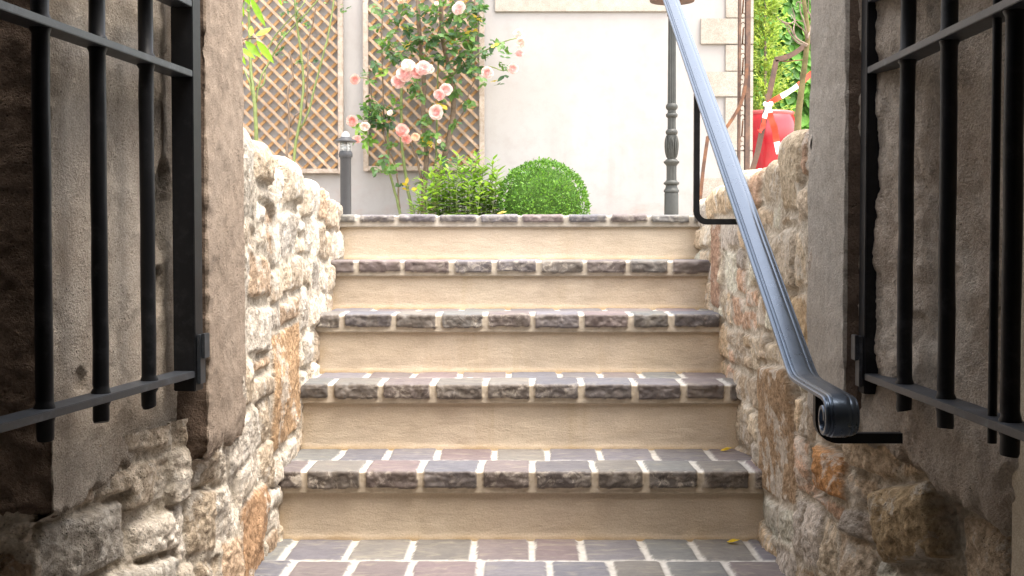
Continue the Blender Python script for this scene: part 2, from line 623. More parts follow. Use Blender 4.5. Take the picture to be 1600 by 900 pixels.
# ------------------------------------------------------------------ relief surfaces
class Path2:
    """plan polyline sampled densely with softened normals; inner side = towards the stairs"""
    def __init__(s, pts, step, inner, soft=0.02):
        pts = [np.array(p, float) for p in pts]
        us, P = [], []
        acc = 0
        s.marks = [0.0]
        for a, b in zip(pts[:-1], pts[1:]):
            L = np.linalg.norm(b - a)
            n = max(2, int(L / step))
            for i in range(n):
                P.append(a + (b - a) * i / n)
                us.append(acc + L * i / n)
            acc += L
            s.marks.append(acc)
        P.append(pts[-1]); us.append(acc)
        P = np.array(P); us = np.array(us)
        T = np.gradient(P, axis=0)
        T /= np.linalg.norm(T, axis=1)[:, None]
        k = max(1, int(soft / step))
        if k > 1:
            ker = np.hanning(2 * k + 1); ker /= ker.sum()
            T = np.stack([np.convolve(np.pad(T[:, i], k, mode='edge'), ker, 'valid') for i in range(2)], 1)
            P2 = np.stack([np.convolve(np.pad(P[:, i], k, mode='reflect', reflect_type='odd'), ker, 'valid') for i in range(2)], 1)
            P = P2
            T /= np.linalg.norm(T, axis=1)[:, None]
        s.P, s.u = P, us
        s.N = np.stack([T[:, 1], -T[:, 0]], 1) * inner


def grid_faces(nu, nv, keep=None, flip=False):
    i, j = np.meshgrid(np.arange(nu - 1), np.arange(nv - 1), indexing='ij')
    a = i * nv + j
    q = np.stack([a, a + nv, a + nv + 1, a + 1], -1)
    if flip:
        q = q[..., ::-1]
    if keep is not None:
        q = q[keep[:-1, :-1]]
    return q.reshape(-1, 4)


def eval_cells(U, V, cells, bigs, warp, rnd, joint):
    """cells: dict(c=(u,v), h=(hu,hv), rot, r, tint, hgt, tilt)"""
    Uw = U + warp * fbm(U * 9, V * 9, 1.7, 3) + warp * 0.5 * fbm(U * 40, V * 40, 9.7, 2)
    Vw = V + warp * fbm(U * 9, V * 9, 5.1, 3) + warp * 0.5 * fbm(U * 40, V * 40, 2.7, 2)
    depth = np.full(U.shape, -1.0)
    idx = np.full(U.shape, -1)

    def sd(c):
        ca, sa = math.cos(c['rot']), math.sin(c['rot'])
        du, dv = Uw - c['c'][0], Vw - c['c'][1]
        a = np.abs(du * ca + dv * sa) - (c['h'][0] - c['r'])
        b = np.abs(-du * sa + dv * ca) - (c['h'][1] - c['r'])
        if 'poly' in c:
            lu, lv = du * ca + dv * sa, -du * sa + dv * ca
            o_ = None
            for (nx, ny, off_) in c['poly']:
                q_ = lu * nx + lv * ny - off_
                o_ = q_ if o_ is None else np.maximum(o_, q_)
            return o_
        return np.hypot(np.maximum(a, 0), np.maximum(b, 0)) + np.minimum(np.maximum(a, b), 0) - c['r']
    for k, c in enumerate(cells):
        d = -sd(c)
        m = d > depth
        depth[m] = d[m]
        idx[m] = k
    for k, c in enumerate(bigs):
        s_ = sd(c)
        ins = -s_ > 0
        out = np.minimum(depth, s_ - joint)
        depth = np.where(ins, -s_, out)
        idx = np.where(ins, len(cells) + k, idx)
    return Uw, Vw, depth, idx


def relief(U, V, cells, bigs, warp=0.012, joint=0.012, edge=0.022, amp=0.006, mort=-0.012, mort_amp=0.004, seed=0.0, facet=0.0):
    Uw, Vw, depth, idx = eval_cells(U, V, cells, bigs, warp, 0, joint)
    allc = cells + bigs
    tint = np.array([c['tint'] for c in allc] + [(0.4, 0.36, 0.3)])
    hgt = np.array([c['hgt'] for c in allc] + [0])
    tu = np.array([c['tilt'][0] for c in allc] + [0])
    tv = np.array([c['tilt'][1] for c in allc] + [0])
    cu = np.array([c['c'][0] for c in allc] + [0])
    cv = np.array([c['c'][1] for c in allc] + [0])
    sdv = np.arange(len(allc) + 1) * 3.77
    t = np.clip(depth / edge, 0, 1)
    prof = 1 - (1 - t) ** 2.4
    if facet > 0:
        prof = 0.86 * sstep(-0.002, 0.008, depth) + 0.14 * sstep(0.0, 0.03, depth)
    top = hgt[idx] + tu[idx] * (Uw - cu[idx]) + tv[idx] * (Vw - cv[idx])
    if facet > 0:
        fr_ = np.random.RandomState(int(seed * 10) + 5)
        ncell = len(allc) + 1
        fl = np.full(U.shape, 9.0)
        for k in range(5):
            ang = fr_.uniform(0, 6.283, ncell); sl = fr_.uniform(0.08, 0.42, ncell); of = fr_.uniform(0.000, 0.013, ncell)
            pl_ = of[idx] - sl[idx] * (np.cos(ang)[idx] * (Uw - cu[idx]) + np.sin(ang)[idx] * (Vw - cv[idx]))
            fl = np.minimum(fl, pl_)
        top = top + facet * np.maximum(fl, -0.03)
        mort = mort + 0.019 * sstep(-0.25, 0.30, fbm(U * 6.0, V * 6.0, seed + 11, 3))
    if facet > 0:
        rough = amp * (0.9 * ridge(U * 12, V * 12, sdv[idx], 4) + 0.8 * np.abs(fbm(U * 30, V * 30, sdv[idx] + 4, 4, 0.62)) + 0.4 * fbm(U * 75, V * 75, 8.8, 2))
    else:
        rough = amp * (0.9 * ridge(U * 13, V * 13, sdv[idx]) + fbm(U * 26, V * 26, sdv[idx] + 4, 4, 0.6))
    h = mort + (top - mort + rough) * prof + mort_amp * fbm(U * 30, V * 30, seed + 2, 4, 0.65) * (1 - prof)
    jm = 1 - sstep(0.0, edge * 0.45, depth + 0.003 * fbm(U * 60, V * 60, 3.3, 2))
    return h, tint[idx], jm, idx


def poly_of(hu, hv, rnd, jit=0.11):
    pl = []
    for (nx, ny, h) in ((1, 0, hu), (-1, 0, hu), (0, 1, hv), (0, -1, hv)):
        a = math.atan2(ny, nx) + rnd.uniform(-jit, jit) * (1.1 if nx else 0.6)
        pl.append((math.cos(a), math.sin(a), h * rnd.uniform(0.95, 1.05)))
    for k in range(4):
        if rnd.random() < 0.6:
            a = math.pi / 4 + k * math.pi / 2 + rnd.uniform(-.5, .5)
            e = abs(hu * math.cos(a)) + abs(hv * math.sin(a))
            pl.append((math.cos(a), math.sin(a), e - rnd.uniform(0.006, 0.40) * min(hu, hv) * 0.5))
    return pl


def stone_layout(u0, u1, rows, wmin, wmax, rnd, palette, joint=0.010, hg=(0.000, 0.012), split=0.25, tilt=0.10):
    cells = []
    for (v0, v1) in rows:
        u = u0 - rnd.random() * wmax
        while u < u1:
            w = wmin + (wmax - wmin) * rnd.random() ** 1.2
            parts = [(v0, v1)]
            if (v1 - v0) > 0.095 and rnd.random() < split:
                m = v0 + (v1 - v0) * (0.4 + 0.2 * rnd.random())
                parts = [(v0, m), (m, v1)]
            for (a, b) in parts:
                if (b - a) > 0.07 and w > 0.16 and rnd.random() < 0.15:
                    segs = [(u, u + w * 0.45), (u + w * 0.45, u + w)]
                else:
                    segs = [(u, u + w)]
                for (p, q) in segs:
                    a2 = a + rnd.uniform(-.008, .008); b2 = b + rnd.uniform(-.008, .008)
                    base = palette[int(rnd.random() * len(palette))]
                    k = rnd.uniform(0.80, 1.18)
                    hu, hv = (q - p) / 2 - joint / 2, (b2 - a2) / 2 - joint / 2
                    cells.append(dict(c=((p + q) / 2, (a2 + b2) / 2), h=(hu, hv), rot=rnd.uniform(-.07, .07),
                                      r=min(hu, hv) * rnd.uniform(.10, .40), tint=tuple(x * k for x in base),
                                      hgt=rnd.uniform(*hg), tilt=(rnd.uniform(-tilt, tilt), rnd.uniform(-tilt, tilt)), poly=poly_of(hu, hv, rnd)))
            u += w
    return cells


BR = random.Random(77)


def big(u0, u1, v0, v1, tint, hgt=0.02, rot=0.0, r=0.02, tilt=(0, 0)):
    return dict(poly=poly_of((u1 - u0) / 2, (v1 - v0) / 2, BR, 0.07), c=((u0 + u1) / 2, (v0 + v1) / 2), h=((u1 - u0) / 2, (v1 - v0) / 2), rot=rot, r=r, tint=tint, hgt=hgt, tilt=tilt)


PAL_L = [tuple(min(0.70, q * 1.12) for q in c_) for c_ in [(0.56, 0.50, 0.42), (0.50, 0.42, 0.32), (0.60, 0.55, 0.48), (0.44, 0.36, 0.27), (0.52, 0.42, 0.30), (0.40, 0.37, 0.33), (0.62, 0.57, 0.50), (0.48, 0.34, 0.22)]]
PAL_R = [tuple(min(0.62, q * 1.5) for q in c_) for c_ in [(0.42, 0.35, 0.26), (0.38, 0.30, 0.21), (0.46, 0.40, 0.32), (0.34, 0.28, 0.21), (0.42, 0.32, 0.21), (0.33, 0.30, 0.27), (0.47, 0.42, 0.35), (0.38, 0.25, 0.17)]]


def soften(p_, k):
    out = []
    for c_ in p_:
        g_ = sum(c_) / 3
        out.append(tuple(g_ * k + q * (1 - k) for q in c_))
    return out


PAL_L, PAL_R = soften(PAL_L, 0.28), soften(PAL_R, 0.18)


def stone_wall(side, palette, mat, seed, bigs_fn, label, toph):
    s = side
    rnd = random.Random(seed)
    X = 0.612
    pts = [(s * 1.95, 2.055), (s * 0.772, 2.055), (s * 0.640, 2.5), (s * X, 2.82), (s * X, 4.60), (s * 1.05, 4.66)]
    pa = Path2(pts, 0.0055, inner=1 if s < 0 else -1, soft=0.035)
    nu = len(pa.u)
    H = 0.93
    rr = 0.028
    arc = rr * math.pi / 2
    vmax = (H - rr) + arc + 0.32
    v = np.concatenate([np.arange(-0.06, H + 0.12, 0.0048), np.arange(H + 0.12, vmax, 0.012)])
    v = v + 0.0
    nv = len(v)
    ph = np.clip((v - (H - rr)) / rr, 0, math.pi / 2)
    z = np.where(v < H - rr, v, (H - rr) + rr * np.sin(ph))
    inset = np.where(v < H - rr, 0, rr * (1 - np.cos(ph))) + np.maximum(0, v - (H - rr) - arc)
    cn, sn = np.cos(ph), np.sin(ph)
    U, V = np.meshgrid(pa.u, v, indexing='ij')
    # gentle sagging of the courses
    Vc = V + 0.045 * noise3(U * 1.9, V * 1.3, seed * 1.3) * sstep(0.0, 0.2, 0.95 - V)
    rows = []
    a = -0.07
    while a < H - 0.16:
        b = a + rnd.uniform(0.085, 0.135)
        rows.append((a, b)); a = b
    rows.append((a, H + 0.02))
    rows.append((H + 0.02, vmax + 0.1))
    rows[-2] = (a, H + 0.10)
    rows[-1] = (H + 0.10, vmax + 0.1)
    cells = stone_layout(-0.1, pa.u[-1] + 0.1, rows, 0.10, 0.28, rnd, palette)
    for c in cells:
        if c['c'][1] > H - 0.12:
            c['hgt'] += rnd.uniform(-0.012, 0.026)
    off = pa.marks[4] - 4.60       # u = y + off on the straight stretch
    bigs = bigs_fn(off, pa.marks)
    h, tint, jm, idx = relief(U, Vc, cells, bigs, warp=0.007, amp=0.012, edge=0.013, mort=-0.016, mort_amp=0.006, seed=seed, facet=0.8)
    h = h + 0.005 * fbm(U * 3.1, V * 3.1, seed, 2)
    ins = sstep(2.7, 3.0, pa.P[:, 1])[:, None]
    h = h * (1 - 0.40 * ins) - 0.002 * ins
    # deep cracks under some stones
    h = h - 0.012 * sstep(0.25, 0.5, fbm(U * 7, V * 3, seed + 5, 2)) * jm
    yy = pa.P[:, 1]
    tz = np.interp(yy, [p[0] for p in toph], [p[1] for p in toph]) - H
    hz = np.clip((V - 0.55) / (H - 0.55), 0, 1)
    Px = pa.P[:, 0][:, None] - pa.N[:, 0][:, None] * inset[None, :]
    Py = pa.P[:, 1][:, None] - pa.N[:, 1][:, None] * inset[None, :]
    Pz = z[None, :] + tz[:, None] * hz
    X_ = Px + pa.N[:, 0][:, None] * h * cn[None, :]
    Y_ = Py + pa.N[:, 1][:, None] * h * cn[None, :]
    Z_ = Pz + h * sn[None, :]
    near = (pa.P[:, 1] < (2.79 if s < 0 else 2.73))[:, None] & (V > 0.42)
    near = near | (np.broadcast_to((pa.u < pa.marks[2] - 0.03)[:, None], V.shape) & (V > 0.43))
    near2 = np.broadcast_to(((pa.u < pa.marks[1] - 0.012)[:, None]), V.shape) & (V > (0.42 if s < 0 else -9))
    keep = ~(near | near2)
    verts = np.stack([X_, Y_, Z_], -1)
    col4 = np.concatenate([tint, np.ones(tint.shape[:2] + (1,))], -1)
    f = grid_faces(nu, nv, keep, flip=(s > 0))
    o = link('stone_wall', verts, f, mat, None, True,
             {'tint': ('FLOAT_COLOR', col4), 'joint': ('FLOAT', jm)})
    tag(o, label, 'stone wall')
    return o


def bigs_left(off, mk):
    return [
        big(3.22 + off, 3.64 + off, 0.24, 0.54, (0.46, 0.32, 0.20), 0.018, 0.02, 0.02, (0.02, 0)),
        big(2.86 + off, 3.12 + off, -0.02, 0.19, (0.40, 0.26, 0.16), 0.022, 0.03, 0.012),
        big(2.80 + off, 3.01 + off, 0.76, 1.08, (0.56, 0.52, 0.46), 0.022, 0, 0.03, (0.03, 0.02)),
        big(3.03 + off, 3.20 + off, 0.86, 1.06, (0.56, 0.48, 0.38), 0.030, 0, 0.035, (0.0, -0.05)),
        big(3.42 + off, 3.62 + off, 0.84, 1.06, (0.58, 0.52, 0.44), 0.040, 0.04, 0.03),
        big(mk[1] + 0.02, mk[1] + 0.26, 0.20, 0.315, (0.40, 0.38, 0.35), 0.022, 0.03, 0.02),
        big(mk[1] + 0.16, mk[1] + 0.42, 0.07, 0.185, (0.52, 0.50, 0.46), 0.024, -0.02, 0.02),
    ]


def bigs_right(off, mk):
    return [
        big(2.90 + off, 3.36 + off, 0.15, 0.465, (0.36, 0.26, 0.17), 0.024, -0.02, 0.02, (0.0, 0.03)),
        big(4.02 + off, 4.20 + off, 0.56, 0.83, (0.40, 0.27, 0.20), 0.014, 0.0, 0.015),
        big(2.86 + off, 3.04 + off, 0.79, 1.03, (0.54, 0.46, 0.35), 0.024, 0.02, 0.03, (0.02, 0)),
        big(3.09 + off, 3.33 + off, 0.84, 1.03, (0.48, 0.41, 0.32), 0.014, 0, 0.03),
        big(2.92 + off, 3.26 + off, 0.64, 0.76, (0.52, 0.46, 0.38), 0.026, 0.05, 0.03),
        big(2.78 + off, 3.10 + off, 0.49, 0.62, (0.50, 0.39, 0.26), 0.018, -0.03, 0.025),
        big(2.52 + off, 2.72 + off, 0.245, 0.335, (0.50, 0.27, 0.12), 0.022, -0.1, 0.03),
        big(mk[1] + 0.16, mk[1] + 0.36, 0.20, 0.34, (0.42, 0.33, 0.21), 0.040, -0.25, 0.05),
        big(mk[1] + 0.02, mk[1] + 0.26, 0.06, 0.175, (0.33, 0.29, 0.24), 0.030, -0.1, 0.04),
    ]


TOP_L = [(2.0, 1.01), (2.99, 1.01), (3.03, .985), (3.20, .98), (3.235, .95), (3.40, .95), (3.44, .968), (3.60, .962), (3.64, .935), (3.84, .935), (3.88, .95), (4.1, .945), (4.14, .92), (4.35, .925), (4.38, .905), (4.6, .895), (4.8, .87)]
TOP_R = [(2.0, 1.0), (3.03, .995), (3.08, .955), (3.34, .955), (3.38, .935), (3.60, .94), (3.64, .955), (3.85, .95), (3.90, .925), (4.15, .93), (4.2, .91), (4.6, .90)]
stone_wall(-1, PAL_L, M['rubble_l'], 11, bigs_left, 'pale rubble stone wall on the left of the stairs, below the bollard light', TOP_L)
stone_wall(1, PAL_R, M['rubble_r'], 23, bigs_right, 'brown rubble stone wall on the right of the stairs, below the handrail', TOP_R)


# ------------------------------------------------------------------ gateway piers: dressed jamb + rendered reveal
def slab(name, pts, z0, z1, s, mat, parent, amp, chip, seed, step=0.006, zfun=None, holes=(), soft=0.008, du=0.02, edge_marks=(), dark=None):
    pa = Path2(pts, step, inner=-1 if s < 0 else 1, soft=soft)
    v = np.arange(z0, z1, step)
    U, V = np.meshgrid(pa.u, v, indexing='ij')
    h = amp * fbm(U * 24, V * 24, seed, 4, 0.6) + amp * 1.6 * fbm(U * 5, V * 5, seed + 3, 3)
    for m in edge_marks:       # chipped arrises
        d = np.abs(U - pa.marks[m])
        c = np.clip(fbm(V * 14, V * 0 + m, seed, 4, 0.6) + 0.15, 0, 1) * chip
        h -= c * np.exp(-(d / 0.022) ** 2)
    for (m, uu, vv, ru, rv, dp) in holes:
        q = ((U - pa.marks[m] - uu) / ru) ** 2 + ((V - vv) / rv) ** 2 + 0.9 * fbm(U * 16, V * 16, seed + 8, 3)
        h -= dp * (1 - sstep(0.75, 1.15, q))
        h += dp * 0.35 * fbm(U * 60, V * 60, seed + 2, 3) * (1 - sstep(0.75, 1.15, q))
    ed = 0.018 + 0.020 * np.abs(fbm(U * 11, V * 0, seed + 21, 4, 0.6))
    h = h - (0.030 if dark != 2 else 0.006) * (1 - sstep(0.0, 1.0, (V - z0) / ed)) - 0.012 * np.clip(fbm(U * 30, V * 30, seed + 31, 3) + 0.1, 0, 1) * (1 - sstep(0.0, 0.06, V - z0))
    zb = z0 + (zfun(pa.u, pa) + 0.016 * fbm(pa.u * 34, pa.u * 0 + seed, 0.2, 4, 0.65) if zfun else 0 * pa.u)
    t = (V - z0) / (z1 - z0)
    Z = zb[:, None] + (z1 - zb)[:, None] * t
    X_ = pa.P[:, 0][:, None] + pa.N[:, 0][:, None] * h
    Y_ = pa.P[:, 1][:, None] + pa.N[:, 1][:, None] * h
    # returned lower lip
    Xl = X_[:, :1] - pa.N[:, 0][:, None] * 0.05
    Yl = Y_[:, :1] - pa.N[:, 1][:, None] * 0.05
    X_ = np.concatenate([Xl, X_], 1); Y_ = np.concatenate([Yl, Y_], 1); Z = np.concatenate([Z[:, :1] + 0.004, Z], 1)
    vert = np.stack([X_, Y_, Z], -1)
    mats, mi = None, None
    if dark is not None:            # face beyond this corner: brown, with its shade darkened into the colour
        mats = [mat, M['painted_shade']]
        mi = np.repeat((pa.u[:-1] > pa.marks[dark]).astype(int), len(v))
    return link(name, vert, grid_faces(len(pa.u), len(v) + 1, None, flip=(s < 0)), mat, parent, True, mats=mats, midx=mi)


ZT = 1.78                           # soffit of the gateway
# left pier
pl = empty('gateway_pier', (-0.9, 2.5, 0), 'warm sandstone gateway pier with chipped jamb behind the left gate', 'stone pier')


def wob(seed, a=0.02, f=6.0):
    return lambda u, pa: a * fbm(u * f, u * 0 + seed, 0.5, 4, 0.55)


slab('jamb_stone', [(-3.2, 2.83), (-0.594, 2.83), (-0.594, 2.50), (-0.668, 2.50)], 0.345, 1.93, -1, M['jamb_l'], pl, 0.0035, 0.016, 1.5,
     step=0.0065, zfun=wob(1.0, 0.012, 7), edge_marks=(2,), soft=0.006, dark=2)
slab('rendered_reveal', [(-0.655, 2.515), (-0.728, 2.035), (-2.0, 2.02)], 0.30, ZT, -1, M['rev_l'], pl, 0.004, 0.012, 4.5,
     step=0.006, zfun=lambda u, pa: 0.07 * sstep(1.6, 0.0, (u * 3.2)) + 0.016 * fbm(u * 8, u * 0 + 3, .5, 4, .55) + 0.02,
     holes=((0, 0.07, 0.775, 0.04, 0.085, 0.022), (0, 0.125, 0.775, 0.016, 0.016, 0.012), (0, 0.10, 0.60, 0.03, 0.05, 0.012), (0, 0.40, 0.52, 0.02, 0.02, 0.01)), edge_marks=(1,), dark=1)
# right pier
pr = empty('gateway_pier', (0.9, 2.5, 0), 'grey cement gateway pier behind the right gate and handrail scroll', 'stone pier')
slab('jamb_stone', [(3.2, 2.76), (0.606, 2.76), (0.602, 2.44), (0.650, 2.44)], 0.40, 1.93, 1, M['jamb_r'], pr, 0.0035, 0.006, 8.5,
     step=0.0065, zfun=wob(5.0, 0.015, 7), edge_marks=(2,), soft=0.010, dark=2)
slab('rendered_reveal', [(0.628, 2.455), (0.742, 1.985), (0.752, 1.965)], 0.36, ZT, 1, M['rev_r'], pr, 0.009, 0.02, 12.5,
     step=0.006, zfun=lambda u, pa: 0.02 - 0.08 * sstep(0.05, 0.45, u) + 0.03 * fbm(u * 7, u * 0 + 9, .5, 4, .55),
     holes=((0, 0.05, 0.50, 0.03, 0.05, 0.014), (0, 0.22, 0.62, 0.05, 0.02, 0.008)), edge_marks=(1,))
slab('beige_render', [(0.748, 1.985), (0.80, 1.0), (0.83, -2.6)], -0.02, ZT, 1, M['beige'], pr, 0.0015, 0, 15.5, step=0.012)
for s, p in ((-1, pl), (1, pr)):
    b = MB(); b.box(min(s * 0.57, s * 3.2), max(s * 0.57, s * 3.2), 2.42, 2.86, 1.93, 1.99, 0.01); b.build('coping', M['jamb_l'], p)
    b = MB(); b.box(min(s * 0.86, s * 3.2), max(s * 0.86, s * 3.2), 2.10, 2.72, -0.1, 1.93); b.build('core_masonry', M['ceil'], p)

# passage the photograph is taken from
ps = empty('vaulted_passage', (0, 0, 0), 'dark plastered passage behind the open gates', 'passage')
b = MB()
b.box(-2.02, -1.92, -2.6, 2.06, -0.05, 1.8); b.build('side_wall', M['ceil'], ps)
b = MB(); b.box(1.92, 2.02, -2.6, 2.06, -0.05, 1.8); b.build('side_wall', M['ceil'], ps)
b = MB(); b.box(-2.02, 2.02, -2.7, -2.6, -0.05, 1.8); b.build('back_wall', M['ceil'], ps)
b = MB(); b.box(-3.2, 3.2, -2.7, 1.70, ZT, ZT + 0.16); b.build('ceiling', M['ceil'], ps)
b = MB(); b.box(-3.2, 3.2, 1.64, 1.80, ZT - 0.03, ZT + 0.18); b.build('lintel', M['jamb_l'], ps)

# ------------------------------------------------------------------ staircase
STEP_Y = [3.32, 3.66, 3.97, 4.27, 4.53]
STEP_Z = [0.179, 0.364, 0.543, 0.701, 0.855]
TINTS = [tuple(q * 0.60 * m_ for q, m_ in zip(c_, (1.0, 0.96, 1.03))) for c_ in [(0.235, 0.21, 0.195), (0.205, 0.205, 0.205), (0.245, 0.215, 0.20), (0.22, 0.235, 0.215), (0.19, 0.20, 0.215), (0.26, 0.215, 0.205), (0.235, 0.235, 0.245), (0.245, 0.24, 0.205)]]


def tile_cells(x0, x1, rows, rnd, pitch=0.1425, jt=0.014, offs=None):
    cells = []
    for r_i, (v0, v1, hg, fr) in enumerate(rows):
        off = offs[r_i] if offs else (0.0 if r_i % 2 else 0.5)
        u = x0 - pitch * (off + 0.1)
        while u < x1:
            w = pitch * rnd.choice((rnd.uniform(0.95, 1.06), rnd.uniform(0.84, 1.15)))
            a, c_ = max(u, x0 - .05), min(u + w, x1 + .05)
            if c_ - a > 0.03:
                k = rnd.uniform(0.92, 1.1)
                t = TINTS[int(rnd.random() * len(TINTS))]
                cells.append(dict(c=((a + c_) / 2, (v0 + v1) / 2 + rnd.uniform(-.002, .002)), h=((c_ - a - jt) / 2, (v1 - v0 - jt * 0.8) / 2),
                                  rot=rnd.uniform(-.02, .02), r=0.008, tint=tuple(x * k for x in t), hgt=hg + rnd.uniform(-.001, .001),
                                  tilt=(rnd.uniform(-.008, .008), rnd.uniform(-.008, .008))))
            u += w
    return cells


stairs = empty('staircase', (0, 3.32, 0), 'five step outdoor staircase of cream rendered risers and sandstone setts', 'staircase')


def make_tread(yf, yb, z, seed, res, fh=0.043, split=1.0):
    rnd = random.Random(seed)
    x0, x1 = -0.665, 0.665
    depth = yb - yf + 0.02
    rr = 0.006
    # v runs from the back of the tread forwards, over the nosing and down its face
    v = np.concatenate([np.arange(0, depth - 0.012, res), np.arange(depth - 0.012, depth + 0.012, res * 0.5), np.arange(depth + 0.012, depth + fh + 0.012, res)])
    ph = np.clip((v - (depth - rr)) / (2 * rr), 0, 1) * math.pi / 2
    yy = np.where(v < depth - rr, yb + 0.02 - v, yf - rr * 0 + rr * (1 - np.sin(ph)))
    zz = np.where(v < depth - rr, z, z - rr * (1 - np.cos(ph)) - np.maximum(0, v - depth - rr))
    cn, sn = np.cos(ph), np.sin(ph)
    u = np.arange(x0, x1 + res, res)
    U, V = np.meshgrid(u, v, indexing='ij')
    mid = depth - 0.155
    rows = [(-0.05, mid, 0.003, 0), (mid, depth + fh + 0.003, 0.004, 1)]
    cells = tile_cells(x0, x1, rows, rnd)
    h, tint, jm, idx = relief(U, V, cells, [], warp=0.004, joint=0.0, edge=0.006, amp=0.0012, mort=-0.001, mort_amp=0.0012, seed=seed)
    fr = np.broadcast_to(sstep(depth - 0.002, depth + 0.004, v)[None, :], U.shape)
    # wavy arris and broken split face
    brk = fr * (1 - jm) * (0.007 * fbm(U * 20, V * 26, seed, 4, 0.6) + 0.004 * ridge(U * 30, V * 30, seed + 2))
    h = h + brk + fr * (1 - jm) * 0.003
    chip = np.clip(fbm(U * 22, V * 0, seed + 6, 3) - 0.12, 0, 1) * 0.014
    near = np.exp(-((V - depth) / 0.008) ** 2)
    h = h - chip * near * (1 - jm)
    h = h + 0.0015 * fbm(U * 5, V * 5, seed, 2)
    X_ = U
    Y_ = yy[None, :] - h * sn[None, :]
    Z_ = zz[None, :] + h * cn[None, :]
    # under side: two more columns
    Yu = np.full((len(u), 1), yf + 0.03); Zu = Z_[:, -1:] - 0.002
    X_ = np.concatenate([X_, X_[:, -1:]], 1); Y_ = np.concatenate([Y_, Yu], 1); Z_ = np.concatenate([Z_, Zu], 1)
    ext = lambda a: np.concatenate([a, a[:, -1:]], 1)
    col4 = np.concatenate([ext(tint), np.ones((len(u), len(v) + 1, 1))], -1)
    return link('tread', np.stack([X_, Y_, Z_], -1), grid_faces(len(u), len(v) + 1, None, flip=True), M['tiles'], stairs, True,
                {'tint': ('FLOAT_COLOR', col4), 'joint': ('FLOAT', ext(jm)), 'front': ('FLOAT', ext(np.array(fr) * split))})


for i, (y, z) in enumerate(zip(STEP_Y, STEP_Z)):
    yb = STEP_Y[i + 1] if i < 4 else 4.83
    make_tread(y, yb + 0.006, z, 31 + i * 7, 0.0034 if i < 3 else 0.0045, [0.046, 0.043, 0.042, 0.040, 0.027][i], [1.0, 0.95, 0.8, 0.7, 0.45][i])
    zl = STEP_Z[i - 1] if i else 0.0
    u = np.arange(-0.67, 0.671, 0.010)
    v = np.arange(zl - 0.02, z - 0.022, 0.008)
    U, V = np.meshgrid(u, v, indexing='ij')
    h = 0.0022 * fbm(U * 6, V * 9, i * 3.1, 3) + 0.0012 * fbm(U * 30, V * 30, i, 2)
    foot = 0.006 * np.exp(-((V - zl) / 0.010) ** 2)
    Y = (y + 0.012) - h - foot
    link('riser', np.stack([U, Y, V], -1), grid_faces(len(u), len(v), None, flip=False), M['riser'], stairs, True, {'dirt': ('FLOAT', np.clip(np.exp(-((V - zl) / 0.010) ** 2) * (0.8 + fbm(U * 9, V * 9, i, 3)) + 0.5 * np.clip(fbm(U * 7, V * 20, i + 3.3, 4) - .1, 0, 1) * np.exp(-((V - zl) / 0.05) ** 2) + 0.6 * sstep(0.57, 0.61, np.abs(U)) * (0.5 + fbm(U * 20, V * 20, 1, 3)), 0, 1))})

# lower landing paving
rnd = random.Random(5)
rows = []
yb = 3.36
k = 0
while yb > 1.6:
    d = rnd.uniform(0.15, 0.17) if k else 0.252
    rows.append((yb - d, yb, 0.003, 0)); yb -= d; k += 1
cells = tile_cells(-0.95, 0.95, rows, rnd, offs=[rnd.random() for _ in rows])
u = np.arange(-0.9, 0.9, 0.005); v = np.concatenate([np.arange(1.7, 2.7, 0.012), np.arange(2.7, 3.36, 0.004)])
U, V = np.meshgrid(u, v, indexing='ij')
h, tint, jm, idx = relief(U, V, cells, [], warp=0.004, joint=0.0, edge=0.006, amp=0.0012, mort=-0.001, mort_amp=0.0012, seed=3)
col4 = np.concatenate([tint, np.ones(tint.shape[:2] + (1,))], -1)
o = link('landing_pavement', np.stack([U, V, h], -1), grid_faces(len(u), len(v)), M['tiles'], None, True,
         {'tint': ('FLOAT_COLOR', col4), 'joint': ('FLOAT', jm), 'front': ('FLOAT', jm * 0)})
struct(o)
b = MB(); b.box(-2.0, 2.0, -2.65, 3.30, -0.1, -0.006); struct(b.build('passage_floor', M['ground']))

# terrace ground: one sheet with the stair well left open
GZ = 0.848


def ring_ground(name, rects, z, mat):
    bb = MB()
    for (x0, x1, y0, y1) in rects:
        bb.add([(x0, y0, z), (x1, y0, z), (x1, y1, z), (x0, y1, z)], [(0, 1, 2, 3)])
    return struct(bb.build(name, mat))


ring_ground('ground', [(-250, 250, 4.80, 400), (-250, -0.80, 2.79, 4.80), (0.80, 250, 2.79, 4.80), (-250, -2.02, -250, 2.79), (2.02, 250, -250, 2.79), (-2.02, 2.02, -250, -2.7)], GZ, M['ground'])
o = MB(); o.box(-1.9, 0.9, 8.05, 8.99, 0.8, GZ + 0.012); struct(o.build('flower_bed_soil', M['soil']))

